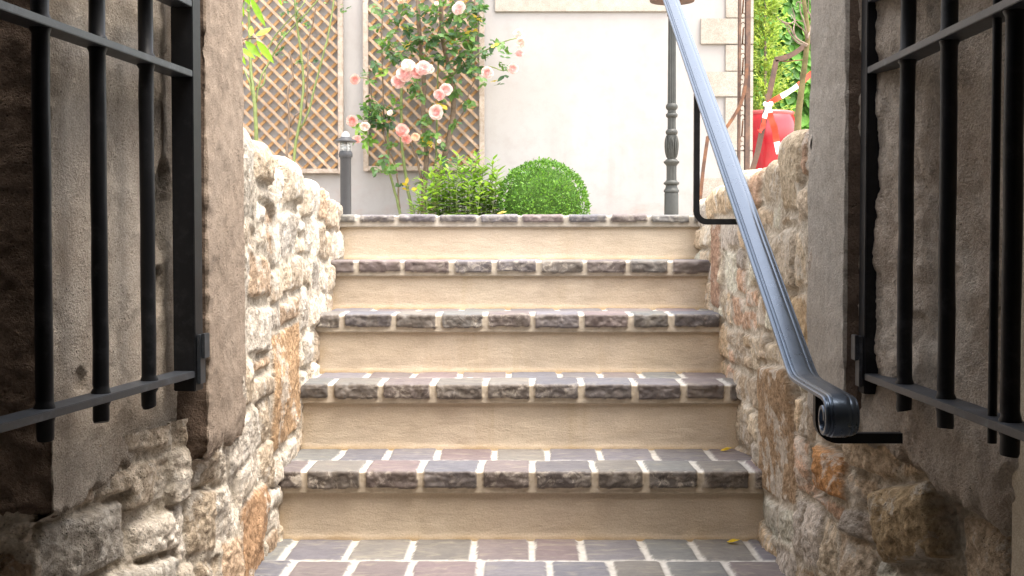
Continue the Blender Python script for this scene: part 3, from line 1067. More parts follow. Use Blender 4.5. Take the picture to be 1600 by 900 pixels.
# ------------------------------------------------------------------ house
HY = 9.0
hx1 = at(1175, 200, HY).x
house = empty('house', (-1, HY, GZ), 'pinkish white rendered house with stone quoins behind the roses', 'house')
b = MB()
b.box(-9, hx1, HY, HY + 3.0, 0.5, 5.0)
b.build('wall', M['house'], house)
zb = at(900, 19, HY).z
x0b, x1b = at(773, 10, HY).x, at(1046, 10, HY).x
b = MB(); b.box(x0b, x1b, HY - 0.02, HY + 0.02, zb, zb + 0.30, 0.004); b.build('stone_band', M['quoin'], house)
qy = [-60, -12, 29, 70, 112, 152, 236, 277, 345]
px_l, px_s, px_r = 1094, 1133, 1151
spans = [(-60, 29, 's'), (29, 70, 'l'), (70, 112, 's'), (112, 152, 'l'), (152, 236, 's'), (236, 278, 's'), (278, 362, 'l')]
for a, c_, t in spans:
    za, zc = at(1100, c_, HY).z + 0.0025, at(1100, a, HY).z - 0.0025
    b = MB(); b.box(at(px_l if t == 'l' else px_s, 100, HY).x, hx1 + 0.003, HY - (0.022 if t == 'l' else 0.018), HY + 0.05, za, zc, 0.003)
    b.build('quoin', M['quoin'], house)


# ------------------------------------------------------------------ trellises
def trellis(px0, px1, pyb, ztop, label, fl, fr):
    y = HY - 0.03
    x0, x1 = at(px0, 200, y).x, at(px1, 200, y).x
    z0 = at(500, pyb, y).z
    t = empty('trellis', (x0, y, z0), label, 'trellis', 'wooden lattice trellises on the house wall')
    fw = 0.036
    for a, c_ in ((x0, x0 + fw), (x1 - fw, x1)):
        bb = MB(); bb.box(a, c_, y - 0.028, y + 0.014, z0, ztop, 0.003); bb.build('frame_post', M['frame'], t)
    bb = MB(); bb.box(x0 + fw, x1 - fw, y - 0.024, y + 0.010, z0 + 0.004, z0 + fw, 0.003); bb.build('frame_rail', M['frame'], t)
    xa, xb, za, zb_ = x0 + fw, x1 - fw, z0 + fw, ztop - fw
    pitch, w = 0.097, 0.0195
    rn = random.Random(int(px0))
    for sgn, yo, nm, mt in ((1, 0.004, 'back_laths', M['lath_b']), (-1, -0.008, 'front_laths', M['lath_f'])):
        bb = MB()
        sl = 1.0 * sgn          # slope dz/dx
        L = (zb_ - za)
        c0 = -(xb - xa) - L
        k = 0
        n_ = int(((xb - xa) + 2 * L) / pitch) + 4
        for i in range(-2, n_):
            # line z = za + sl*(x - xs)
            xs = (xa - L if sgn > 0 else xa) + i * pitch + rn.uniform(-.004, .004)
            # clip against the rectangle
            pts = []
            for z_ in (za, zb_):
                x_ = xs + (z_ - za) / sl
                pts.append((x_, z_))
            (p0x, p0z), (p1x, p1z) = pts
            def clipx(ax, az, bx, bz, X, keep_right):
                ina = (ax >= X) if keep_right else (ax <= X)
                inb = (bx >= X) if keep_right else (bx <= X)
                if ina and inb: return ax, az, bx, bz
                if not ina and not inb: return None
                tt = (X - ax) / (bx - ax)
                zc_ = az + tt * (bz - az)
                return (X, zc_, bx, bz) if not ina else (ax, az, X, zc_)
            q = clipx(p0x, p0z, p1x, p1z, xa, True)
            if q: q = clipx(*q, xb, False)
            if not q or math.hypot(q[2] - q[0], q[3] - q[1]) < 0.03: continue
            cx, cz = (q[0] + q[2]) / 2, (q[1] + q[3]) / 2
            ln = math.hypot(q[2] - q[0], q[3] - q[1])
            ang = math.atan2(q[3] - q[1], q[2] - q[0])
            mt4 = Matrix.Translation((cx, y + yo, cz)) @ Matrix.Rotation(-ang, 4, 'Y')
            bb.box(-ln / 2, ln / 2, -0.006, 0.006, -w / 2, w / 2, 0, mt4)
        bb.build(nm, mt, t)
    return t


ZTR = 2.75
trellis(330, 537, 272, ZTR, 'wooden lattice trellis with bare thin rose stems, on the left of the house wall', 0, 0)
trellis(568, 757, 268, ZTR, 'wooden lattice trellis behind the pink climbing rose in bloom', 0, 0)


# ------------------------------------------------------------------ leaves
def leaf_set(name, items, mat, parent=None, n=3, fold=0.25):
    """items: (pos, dir, normal, length, width, droop, tint)"""
    V, Fc, T = [], [], []
    for (p, d, nr, L, W, dr, t) in items:
        d = d.normalized()
        sd = d.cross(nr)
        if sd.length < 1e-4:
            sd = d.cross(Vector((0.3, 0.5, 0.8)))
        sd.normalize()
        up = sd.cross(d).normalized()
        b = len(V)
        for i in range(n + 1):
            s_ = i / n
            w = W * 0.5 * math.sin(math.pi * min(1, s_ ** 0.85 * 0.94 + 0.03)) if 0 < i < n else W * 0.03
            c = p + d * (L * s_) + Vector((0, 0, -1)) * (dr * L * s_ * s_)
            V.append(c - up * fold * w); V.append(c + sd * w); V.append(c - sd * w)
            T += [(t[0], t[1], t[2], 1)] * 3
        for i in range(n):
            a = b + i * 3
            Fc.append((a, a + 1, a + 4, a + 3)); Fc.append((a, a + 3, a + 5, a + 2))
    return link(name, [tuple(v) for v in V], np.array(Fc), mat, parent, True, {'tint': ('FLOAT_COLOR', T)})


def rv(rn):
    while True:
        v = Vector((rn.uniform(-1, 1), rn.uniform(-1, 1), rn.uniform(-1, 1)))
        if 0.05 < v.length < 1:
            return v.normalized()


G_DARK = [(0.065, 0.135, 0.06), (0.08, 0.165, 0.065), (0.06, 0.12, 0.065), (0.12, 0.21, 0.07)]
G_MID = [(0.10, 0.20, 0.05), (0.085, 0.17, 0.05), (0.13, 0.24, 0.06)]
G_LIGHT = [(0.20, 0.34, 0.06), (0.26, 0.40, 0.08), (0.16, 0.30, 0.06)]
PX = 8.7 / F                      # size of one photograph pixel at the rose bed


def cluster_leaves(cl, Y, rn, size=(0.030, 0.050), sy=0.10):
    items = []
    for c in cl:
        px, py, r, cnt = c[:4]
        pal = {'d': G_DARK, 'm': G_MID, 'l': G_LIGHT}[c[4] if len(c) > 4 else 'd']
        ctr = at(px, py, Y)
        nspray = max(1, int(cnt * 0.40))
        for _ in range(nspray):
            a = rn.uniform(0, 6.283); q = r * PX * math.sqrt(rn.random())
            p = ctr + Vector((math.cos(a) * q, rn.uniform(-sy, sy * 0.4), math.sin(a) * q))
            d = (rv(rn) + Vector((0, -0.5, -0.25))).normalized()
            t = pal[int(rn.random() * len(pal))]
            if rn.random() < 0.25: t = G_MID[int(rn.random() * 3)]
            if rn.random() < 0.04: t = (0.55, 0.42, 0.06)
            L = rn.uniform(*size)
            side = d.cross(Vector((0, 0, 1)) + rv(rn) * 0.5).normalized()
            nr = (Vector((0, -0.7, 0.8)) + rv(rn) * 0.7).normalized()
            k = rn.uniform(0.8, 1.25)
            t = tuple(x * k for x in t)
            items.append((p, d, nr, L, L * 0.62, 0.15, t))
            items.append((p - d * L * 0.15, (side + d * 0.4), nr, L * 0.85, L * 0.52, 0.15, t))
            items.append((p - d * L * 0.15, (-side + d * 0.4), nr, L * 0.85, L * 0.52, 0.15, t))
            if rn.random() < 0.7:
                items.append((p - d * L * 0.6, (side + d * 0.3), nr, L * 0.7, L * 0.45, 0.15, t))
                items.append((p - d * L * 0.6, (-side + d * 0.3), nr, L * 0.7, L * 0.45, 0.15, t))
    return items


def smooth_pts(pts, k=3):
    pts = [Vector(p) for p in pts]
    out = []
    n = len(pts)
    for i in range(n - 1):
        p0, p1, p2, p3 = pts[max(i - 1, 0)], pts[i], pts[i + 1], pts[min(i + 2, n - 1)]
        for j in range(k):
            t = j / k
            out.append(0.5 * ((2 * p1) + (-p0 + p2) * t + (2 * p0 - 5 * p1 + 4 * p2 - p3) * t * t + (-p0 + 3 * p1 - 3 * p2 + p3) * t ** 3))
    out.append(pts[-1])
    return out


def stem(path, Y, r0, r1, mat, parent, name='stem', jit=0.004, rn=random, n=7):
    pts = [at(px, py, Y + rn.uniform(-.03, .03)) for (px, py) in path]
    pts = smooth_pts(pts, 4)
    pts = [p + Vector((rn.uniform(-1, 1), rn.uniform(-1, 1), 0)) * jit for p in pts]
    m = len(pts)
    bb = MB(); bb.tube(pts, [r0 + (r1 - r0) * i / (m - 1) for i in range(m)], n)
    return bb.build(name, mat, parent, True)


# ------------------------------------------------------------------ climbing rose in bloom
rn = random.Random(42)
RY = 8.66
rose = empty('climbing_rose', (at(655, 340, RY).x, RY, GZ), 'climbing rose with full pale pink blossoms on the middle trellis', 'rose bush')
canes = [
    ([(630, 352), (620, 310), (609, 270), (606, 230), (606, 195)], 2.4, 1.6, 'g'),
    ([(648, 352), (640, 310), (632, 262), (627, 205), (627, 130)], 2.8, 2.2, 'g'),
    ([(626, 352), (622, 295), (619, 262), (609, 238), (598, 205), (584, 165), (575, 118)], 1.6, 1.0, 'b'),
    ([(660, 352), (663, 300), (667, 240), (661, 180), (663, 140), (656, 60), (652, -30)], 4.6, 3.2, 'b'),
    ([(672, 352), (688, 275), (700, 222), (709, 170), (705, 120), (692, 60), (688, -30)], 5.0, 3.4, 'b'),
    ([(684, 352), (681, 270), (682, 230), (683, 180)], 2.0, 1.6, 'g'),
    ([(664, 310), (655, 262), (645, 232), (636, 212)], 2.2, 1.5, 'b'),
    ([(650, 352), (655, 325), (672, 302), (683, 262)], 1.8, 1.2, 'b'),
    ([(705, 120), (735, 92), (768, 74), (797, 62), (810, 60)], 1.6, 0.7, 'g'),
    ([(745, 110), (765, 104), (785, 110), (802, 107)], 1.2, 0.7, 'g'),
    ([(606, 200), (590, 172), (570, 180), (555, 190)], 1.4, 0.8, 'g'),
    ([(585, 130), (572, 122), (557, 122)], 1.2, 0.7, 'g'),
    ([(692, 70), (712, 50), (716, 16)], 1.6, 1.2, 'g'),
    ([(662, 150), (650, 125), (642, 112)], 1.6, 1.2, 'g'),
    ([(706, 160), (700, 148), (697, 140)], 1.4, 1.0, 'g'),
    ([(685, 90), (684, 120), (683, 158)], 1.3, 1.2, 'g'),
    ([(600, 205), (596, 60), (600, -10)], 1.2, 1.2, 'b'),
    ([(735, 92), (745, 50), (740, -10)], 1.5, 1.2, 'b'),
    ([(706, 200), (724, 175), (735, 140), (748, 115)], 1.2, 1.0, 'b'),
]
for path, r0, r1, t in canes:
    stem(path, RY + rn.uniform(0, .12), r0 * PX, r1 * PX, M['rose_green'] if t == 'g' else M['rose_brown'], rose, 'stem', 0.003, rn)
clusters = [(605, 25, 14, 12), (592, 45, 10, 8), (598, 60, 10, 8, 'l'), (632, 20, 16, 20), (650, 28, 12, 12), (648, 70, 20, 34), (622, 62, 16, 16, 'm'), (668, 60, 16, 24),
            (690, 20, 18, 26, 'm'), (705, 40, 20, 34), (728, 20, 16, 24), (745, 30, 14, 20), (738, 55, 16, 28), (715, 70, 20, 34, 'm'), (745, 85, 16, 26), (700, 90, 18, 26),
            (672, 85, 12, 14), (655, 128, 14, 16), (620, 95, 14, 16), (605, 75, 14, 14), (585, 110, 10, 10), (576, 124, 9, 10), (600, 115, 10, 12, 'l'), (742, 100, 12, 18), (730, 115, 12, 16),
            (762, 78, 9, 8), (777, 70, 9, 10), (794, 78, 6, 6), (790, 112, 9, 8), (778, 124, 8, 6), (757, 126, 7, 6), (715, 140, 12, 14), (700, 125, 12, 14), (727, 165, 9, 8), (712, 195, 9, 8),
            (690, 165, 10, 14), (665, 190, 12, 16), (660, 205, 14, 22), (675, 215, 12, 16), (668, 232, 12, 12), (690, 225, 8, 8), (580, 172, 14, 28), (595, 182, 16, 34), (573, 188, 10, 14),
            (565, 208, 12, 18, 'l'), (575, 222, 9, 10, 'l'), (600, 192, 12, 16), (615, 165, 12, 14, 'm'), (610, 225, 8, 5), (597, 262, 12, 14), (615, 265, 10, 10, 'm'), (655, 275, 12, 8, 'l'),
            (630, 285, 8, 5), (650, 295, 8, 5, 'l'), (700, 250, 10, 8), (640, 145, 10, 8), (655, 150, 8, 6), (585, 20, 6, 5), (750, 10, 14, 18), (715, 0, 18, 24), (665, 5, 12, 16, 'm'), (640, 45, 12, 16),
            (670, 30, 14, 14), (725, 85, 16, 20), (690, 60, 16, 20)]
leaf_set('foliage', cluster_leaves(clusters, RY, rn, (0.036, 0.064)), M['leaf'], rose, 3)


def blossom_mesh(seed, deep=0.5):
    """cabbage rose facing +Z, radius 1, centre at origin"""
    r_ = random.Random(seed)
    V, Fc, T = [], [], []
    layers = [(0.98, 7, 0.55, -0.15), (0.86, 7, 0.75, 0.02), (0.70, 6, 0.95, 0.12), (0.54, 6, 1.1, 0.18), (0.38, 5, 1.2, 0.22), (0.22, 4, 1.3, 0.22)]
    for li, (rad, cnt, lift, zo) in enumerate(layers):
        for k in range(cnt):
            a0 = 2 * math.pi * (k + 0.37 * li) / cnt + r_.uniform(-.2, .2)
            wid = 2 * math.pi / cnt * 0.75
            b = len(V)
            nu_, nv_ = 5, 4
            rr_ = rad * r_.uniform(0.93, 1.07)
            for j in range(nv_):
                s_ = j / (nv_ - 1)
                for i in range(nu_):
                    q = (i / (nu_ - 1) - 0.5) * 2
                    a = a0 + q * wid * (0.55 + 0.45 * math.sin(s_ * 2.2))
                    tip = 1 - 0.14 * abs(q) ** 2.5 * s_
                    ra = rr_ * (0.25 + 0.75 * math.sin(s_ * 1.45)) * tip
                    zz_ = zo + lift * 0.62 * rr_ * (s_ ** 1.6) - 0.38 + 0.05 * r_.uniform(-1, 1) * s_
                    if s_ == 1: ra *= 1.03 if li < 3 else 0.93
                    V.append((ra * math.cos(a), ra * math.sin(a), zz_))
                    f = min(1, (rad * (0.4 + 0.6 * s_)))
                    inner = (0.84, 0.55, 0.55); outer = (0.88, 0.82, 0.80)
                    mixf = max(0, min(1, (f - 0.15) / (0.75 + 0.5 * deep)))
                    T.append(tuple(inner[c] * (1 - mixf) + outer[c] * mixf for c in range(3)) + (1,))
            for j in range(nv_ - 1):
                for i in range(nu_ - 1):
                    q0 = b + j * nu_ + i
                    Fc.append((q0, q0 + 1, q0 + nu_ + 1, q0 + nu_))
    # core that closes the centre
    return V, np.array(Fc), T


def put_blossom(px, py, r, tone, Y, face, parent, seed):
    V, Fc, T = blossom_mesh(seed % 5, 0.2 + 0.3 * (seed % 3))
    Tn = np.array(T)
    if tone == 'w': Tn[:, :3] = Tn[:, :3] * 0.25 + np.array((0.88, 0.84, 0.80)) * 0.75
    elif tone == 'p': Tn[:, :3] *= np.array((0.98, 0.88, 0.88))
    elif tone == 'c': Tn[:, :3] = Tn[:, :3] * 0.3 + np.array((0.86, 0.68, 0.5)) * 0.7
    elif tone == 'o': Tn[:, :3] *= np.array((0.95, 0.78, 0.74))
    q = Vector(face).to_track_quat('Z', 'Y').to_matrix()
    c = at(px, py, Y)
    VV = np.array(V) @ np.array(q.transposed()) * (r * 1.0 * PX) + np.array(c)
    o = link('blossom', VV, Fc, M['petal'], parent, True, {'tint': ('FLOAT_COLOR', Tn)})
    return o


BL = [(716, 12, 11, ''), (632, 115, 12.5, ''), (637, 101, 11, 'w'), (622, 127, 11, 'p'), (650, 113, 10, 'p'), (661, 105, 12.5, ''), (671, 108, 8, 'w'), (697, 140, 10.5, ''), (686, 148, 9, 'p'),
      (681, 175, 12, 'w2'), (555, 124, 8, 'o'), (762, 113, 9.5, ''), (802, 107, 9, ''), (810, 52, 8, 'w'), (813, 66, 8.5, 'w'), (812, 82, 7, 'p'), (550, 189, 9, 'o'), (570, 198, 8, 'w'),
      (558, 217, 7, 'o'), (609, 176, 5, 'w'), (629, 203, 11, 'o'), (635, 217, 8, 'o'), (649, 214, 7, 'c'), (686, 221, 3.5, 'w'), (682, 5, 4, 'w'), (627, -1, 7, 'c')]
for i, (px, py, r, t) in enumerate(BL):
    put_blossom(px, py, r, '' if t == 'w2' else t, RY - 0.14 - 0.02 * (i % 3), (rn.uniform(-.45, .45), -1, rn.uniform(-.35, .5)), rose, i)

# sparse rose stems on the left trellis
rose2 = empty('climbing_rose', (at(450, 330, RY).x, RY + .1, GZ), 'nearly bare climbing rose stems without flowers on the left trellis', 'rose bush')
RL = 8.82
for path, r0, r1, t in [
    ([(404, 352), (400, 200), (397, 150), (392, 110), (390, 50), (388, -20)], 3.6, 2.0, 'g'),
    ([(400, 160), (408, 120), (422, 95), (440, 62), (480, 20), (508, -15)], 1.5, 1.3, 'g'),
    ([(400, 138), (412, 132), (414, 110)], 1.6, 1.0, 'g'),
    ([(450, 352), (448, 240), (452, 190), (450, 140), (458, 118), (452, 80)], 2.2, 1.2, 'b'),
    ([(452, 352), (460, 240), (469, 185), (474, 130), (470, 80), (463, 30), (459, -20)], 2.6, 1.6, 'g'),
    ([(466, 205), (482, 175), (496, 120), (508, 75), (517, 30), (524, -20)], 1.7, 1.4, 'g'),
    ([(452, 200), (462, 180), (472, 175)], 1.3, 1.0, 'b'),
    ([(478, 170), (481, 120), (482, 70), (488, 40), (494, 10)], 1.5, 1.0, 'b'),
    ([(382, 110), (390, 130), (397, 160)], 1.2, 1.4, 'g'),
    ([(415, 90), (430, 55), (470, 12), (480, -10)], 1.2, 1.0, 'g'),
]:
    stem(path, RL, r0 * PX, r1 * PX, M['rose_green'] if t == 'g' else M['rose_brown'], rose2, 'stem', 0.002, rn)
leaf_set('foliage', cluster_leaves([(443, 16, 7, 10), (470, 27, 9, 14), (455, 10, 9, 12), (479, 38, 8, 12), (436, 82, 6, 8), (440, 72, 6, 8), (470, 100, 6, 8), (486, 96, 8, 8), (538, 13, 9, 10), (384, 12, 10, 16), (440, 52, 6, 5), (505, 5, 6, 4), (430, 60, 5, 5)],
                                   RL - .04, rn, (0.018, 0.032), 0.04), M['leaf'], rose2, 3)

# ------------------------------------------------------------------ leafy perennial
PY_ = 8.35
per = empty('leafy_plant', (at(720, 340, PY_).x, PY_, GZ), 'light green leafy perennial between the rose and the box ball', 'plant')
items = []
bb = MB()
tops = [(652, 300), (662, 285), (672, 268), (688, 248), (682, 278), (700, 262), (708, 280), (716, 243), (727, 262), (737, 250), (745, 240), (755, 262), (750, 285), (770, 250), (768, 272), (730, 290), (694, 300), (778, 268), (712, 305), (665, 312), (742, 308), (760, 296), (645, 318)]
tops += [(tx_ + 5, ty_ + 22) for tx_, ty_ in tops if ty_ < 300]
for i, (tx, ty) in enumerate(tops):
    y = PY_ + rn.uniform(-.16, .16)
    base = at(tx * 0.85 + 716 * 0.15, 340, y); base.z = GZ
    top = at(tx, ty, y)
    pts = smooth_pts([base, (base + top) / 2 + Vector((rn.uniform(-.015, .015), 0, 0)), top], 4)
    bb.tube(pts, 0.0035, 5)
    n_ = int((top - base).length / 0.011)
    for k in range(n_):
        t_ = (k + 1) / n_
        p = base.lerp(top, t_)
        a = k * 2.4 + rn.uniform(-.4, .4)
        el = 0.15 + 0.6 * t_
        d = Vector((math.cos(a), math.sin(a), el))
        c = G_LIGHT[int(rn.random() * 3)]
        k2 = rn.uniform(0.65, 1.15)
        L = (0.125 - 0.055 * t_) * rn.uniform(.8, 1.2)
        items.append((p, d, Vector((0, 0, 1)), L, L * 0.30, 0.35 - .2 * t_, tuple(x * k2 for x in c)))
bb.build('stem', M['rose_green'], per, True)
leaf_set('foliage', items, M['leaf'], per, 4)

# ------------------------------------------------------------------ box ball
BY = 8.30
bc = at(848, 322, BY)
box = empty('box_ball', (bc.x, BY, GZ), 'dense round clipped box shrub with bright green leaves, beside the perennial', 'shrub')
items = []
rad = 71 * BY / F
for i in range(8200):
    d = rv(rn)
    if d.z < -0.75: continue
    f = 1 + 0.06 * float(noise3(d.x * 3, d.y * 3, d.z * 3 + 4))+ (0.05 * rn.random() if rn.random() < .12 else 0)
    q = rad * f * (0.90 + 0.10 * rn.random() ** 0.6)
    p = bc + Vector((d.x * q * 1.0, d.y * q, d.z * q * 1.0))
    if p.z < GZ: continue
    L = rn.uniform(0.014, 0.025)
    c = [(0.085, 0.20, 0.03), (0.11, 0.25, 0.04), (0.06, 0.14, 0.025), (0.17, 0.33, 0.06)][int(rn.random() * 4)]
    dd = (d * 0.7 + rv(rn) * 0.8 + Vector((0, 0, .35)))
    items.append((p, dd, (d + rv(rn) * .8).normalized(), L, L * 0.55, 0.0, c))
leaf_set('foliage', items, M['leaf'], box, 2)
bb = MB()
for k in range(26):
    d = rv(rn); d.z = abs(d.z) * 0.9 + .1; d.normalize()
    bb.tube([(bc.x, bc.y, GZ), tuple(bc + d * rad * 0.35), tuple(bc + d * rad * 0.93)], [0.006, 0.004, 0.0015], 5)
bb.build('branch', M['bark'], box, True)
# shaded inner twig mass
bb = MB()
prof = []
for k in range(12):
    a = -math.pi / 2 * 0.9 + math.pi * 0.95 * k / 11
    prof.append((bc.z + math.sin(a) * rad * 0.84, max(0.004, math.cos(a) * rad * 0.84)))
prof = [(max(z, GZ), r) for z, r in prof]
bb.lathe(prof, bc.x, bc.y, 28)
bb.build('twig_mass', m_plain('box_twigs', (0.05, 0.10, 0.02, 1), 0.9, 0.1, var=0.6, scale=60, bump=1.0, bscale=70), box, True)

# ------------------------------------------------------------------ bollard light
LY = 6.6
s_ = LY / F
c = at(540, 240, LY)
bol = empty('bollard_light', (c.x, LY, GZ), 'dark grey bollard light with domed cap at the top of the left wall', 'bollard light')


def zz(py, Y=LY):
    return at(540, py, Y).z


b = MB(); b.lathe([(GZ, 8.6 * s_), (zz(250), 8.6 * s_), (zz(249), 8.9 * s_), (zz(246), 9 * s_)], c.x, LY, 28); o = b.build('post', M['greymetal'], bol); smooth_by_angle(o)
b = MB(); b.lathe([(zz(246), 10.5 * s_), (zz(243.5), 11 * s_), (zz(241), 11 * s_), (zz(238), 10.2 * s_), (zz(236), 9 * s_)], c.x, LY, 28); o = b.build('collar', M['greymetal'], bol); smooth_by_angle(o)
b = MB(); b.lathe([(zz(237), 8 * s_), (zz(222), 8 * s_)], c.x, LY, 28); o = b.build('glass_lens', M['glass'], bol); smooth_by_angle(o)
b = MB()
b.lathe([(zz(236), 5.5 * s_), (zz(227), 5.5 * s_), (zz(222), 4 * s_)], c.x, LY, 16)
for k in range(4):
    a = k * math.pi / 2 + .5
    b.tube([(c.x + 8.6 * s_ * math.cos(a), LY + 8.6 * s_ * math.sin(a), zz(238)), (c.x + 8.6 * s_ * math.cos(a), LY + 8.6 * s_ * math.sin(a), zz(220))], 0.9 * s_, 6)
for pz in (228, 233): b.lathe([(zz(pz), 8.6 * s_), (zz(pz - 1.2), 8.6 * s_)], c.x, LY, 24)
o = b.build('louvre_cage', M['steel'], bol); smooth_by_angle(o)
b = MB(); b.lathe([(zz(223), 3 * s_), (zz(222.5), 15.5 * s_), (zz(221), 17.5 * s_), (zz(219.5), 17 * s_), (zz(215.5), 9 * s_), (zz(214), 7.5 * s_)], c.x, LY, 32); o = b.build('brim', M['greymetal'], bol); smooth_by_angle(o)
b = MB(); b.lathe([(zz(215), 7 * s_), (zz(211), 6.8 * s_), (zz(208), 5.6 * s_), (zz(206), 3.8 * s_), (zz(205), 1.2 * s_)], c.x, LY, 24); o = b.build('dome', M['steel'], bol); smooth_by_angle(o, 60)

# ------------------------------------------------------------------ lamp post
PYL = 7.4
s_ = PYL / F
c = at(1049.5, 200, PYL)
lp = empty('lamp_post', (c.x, PYL, GZ), 'ornate fluted cast iron lamp post behind the handrail', 'lamp post')
zl_ = lambda py: at(1049, py, PYL).z
b = MB(); b.lathe([(GZ, 12 * s_), (zl_(345), 11.2 * s_), (zl_(303), 11 * s_), (zl_(301), 10.3 * s_)], c.x, PYL, 28); o = b.build('base', M['lamp'], lp); smooth_by_angle(o)
for pr_ in ([(301, 10.5), (300, 12), (297, 12), (295.5, 10.5), (292, 9), (289.5, 9), (288, 12), (285.5, 12.3), (284, 10), (282, 8.6)],
            [(259, 8.6), (257, 9.5), (254.5, 12.2), (252.5, 12.2), (251, 10), (249, 8.5)], [(211, 7.5), (209, 9), (206, 9.6), (204, 8.5), (202, 7)],
            [(184, 7), (182, 9), (179, 9.2), (177, 7.5)], [(172, 7), (169, 9.2), (165, 9.2), (162, 7)]):
    b = MB(); b.lathe([(zl_(p), r * s_) for p, r in pr_], c.x, PYL, 28); o = b.build('collar', M['lamp'], lp); smooth_by_angle(o, 50)
for pr_, n_, fl_ in (([(283, 8.2), (270, 8.0), (258, 8.2)], 48, (0.10, 8)), ([(203, 6.8), (190, 6.6), (180, 6.8)], 48, (0.14, 8)),
                     ([(178, 6.6), (170, 6.6)], 48, (0.1, 8)), ([(165, 6.7), (100, 6.3), (22, 6.1)], 64, (0.20, 10))):
    b = MB(); b.lathe([(zl_(p), r * s_) for p, r in pr_], c.x, PYL, n_, [(-9, 9) + fl_]); o = b.build('fluted_shaft', M['lamp'], lp); smooth_by_angle(o, 60)
b = MB()
b.lathe([(zl_(p), r * s_) for p, r in [(250, 6.5), (244, 7.5), (236, 8.8), (225, 8.8), (215, 7.6), (209, 6.6)]], c.x, PYL, 36)
for k in range(6):                  # acanthus leaves wrapped round the bulge
    a = k * math.pi / 3 + .3
    for j, (dz, tw) in enumerate(((0, .35), (0, -.35), (0, 0))):
        pts = []
        for q in range(7):
            t_ = q / 6
            py = 246 - 34 * t_
            r_ = (7.2 + 2.6 * math.sin(t_ * 2.6)) * s_
            aa = a + tw * math.sin(t_ * 3.0)
            pts.append((c.x + r_ * math.cos(aa), PYL + r_ * math.sin(aa), zl_(py)))
        b.tube(pts, [1.5 * s_, 1.7 * s_, 1.6 * s_, 1.4 * s_, 1.3 * s_, 1.1 * s_, .6 * s_], 6)
o = b.build('leaf_ornament', M['lamp'], lp); smooth_by_angle(o, 70)
b = MB()
b.lathe([(zl_(p), r * s_) for p, r in [(27, 6.3), (24, 8), (21, 7), (17, 7.6), (13, 6.4), (9, 7), (5, 9), (3.5, 13), (2.5, 34), (0, 35), (-3, 33), (-6, 20), (-14, 12), (-30, 9)]], c.x, PYL, 36)
o = b.build('drip_tray', M['rust2'], lp); smooth_by_angle(o, 50)
b = MB()
b.lathe([(zl_(-30), 16 * s_), (zl_(-40), 30 * s_), (zl_(-120), 44 * s_), (zl_(-126), 46 * s_)], c.x, PYL, 6)
b.build('lantern_glass', M['glass'], lp)
b = MB(); b.lathe([(zl_(-126), 50 * s_), (zl_(-132), 48 * s_), (zl_(-165), 16 * s_), (zl_(-180), 4 * s_)], c.x, PYL, 6); b.build('lantern_roof', M['lamp'], lp)

# ------------------------------------------------------------------ handrail
hr = empty('handrail', (0.5, 2.2, 0.2), 'moulded grey black iron handrail with scrolled lower end on the right', 'handrail')
EZ = EYE
pts = []
A = Vector((0.5, 5.0, EZ + 1.123)); B = Vector((0.5, 2.315, EZ - 0.228))
for i in range(14): pts.append(A.lerp(B, i / 13))
pts[-1] = Vector((0.5, 2.335, EZ - 0.219))
pts += [Vector((0.5, 2.312, EZ - 0.229)), Vector((0.5, 2.290, EZ - 0.2345)), Vector((0.5, 2.26, EZ - 0.2365)), Vector((0.5, 2.16, EZ - 0.239)), Vector((0.5, 2.06, EZ - 0.241))]
# scroll: curls down, under and up
cy, cz, r0 = 2.052, EZ - 0.2735, 0.0325
for k in range(1, 30):
    a = math.pi / 2 + k * 0.28
    r_ = r0 - 0.00068 * k
    pts.append(Vector((0.5, cy + r_ * math.cos(a), cz + r_ * math.sin(a))))
W_ = 0.0265
# profile: a across, b out of the top face (sweep direction gives b = side x tangent)
top = [(-W_, -0.004), (-W_, 0.001), (-0.0245, 0.0024), (-0.0222, 0.0024), (-0.0212, 0.0012), (-0.0200, 0.0012), (-0.0190, 0.0040), (-0.0172, 0.0046), (-0.0160, 0.0034), (-0.0148, 0.0034), (-0.0136, 0.0056),
       (0.006, 0.0060), (0.0115, 0.0050), (0.0130, 0.0038), (0.0142, 0.0038), (0.0155, 0.0040), (0.0215, 0.0024), (0.0228, 0.0012), (0.0245, 0.0012), (W_, -0.001), (W_, -0.004), (0.018, -0.0055), (-0.018, -0.0055)]
b = MB(); b.sweep(pts, top, Vector((1, 0, 0)))
# check orientation of b: should point up on the slope
t_ = (pts[1] - pts[0]).normalized(); upv = Vector((1, 0, 0)).cross(t_)
if upv.z < 0:
    b = MB(); b.sweep(pts, [(-a, -q) for a, q in top][::1], Vector((1, 0, 0)))
    b = MB(); b.sweep(pts, [(a, -q) for a, q in top][::-1], Vector((1, 0, 0)))
o = b.build('rail', M['rail'], hr); smooth_by_angle(o, 32)


def bracket(y, ztop, zbot, xwall, r=0.007, w=0.0075):
    pts = [Vector((0.496, y, ztop))]
    pts.append(Vector((0.496, y, zbot + 0.03)))
    for k in range(1, 7):
        a = math.pi + k * math.pi / 2 / 6
        pts.append(Vector((0.496 + 0.03 + 0.03 * math.cos(a), y, zbot + 0.03 + 0.03 * math.sin(a))))
    pts.append(Vector((xwall, y, zbot)))
    b = MB()
    prof = [(-w, -w), (w, -w), (w, w), (-w, w)]
    b.sweep(pts, prof, Vector((0, 1, 0)))
    return b


bracket(2.166, EZ - 0.242, EZ - 0.322, 0.632, w=0.0085).build('wall_bracket', M['black'], hr)
bracket(3.69, EZ + 0.452, EZ + 0.060, 0.628, w=0.0080).build('wall_bracket', M['black'], hr)


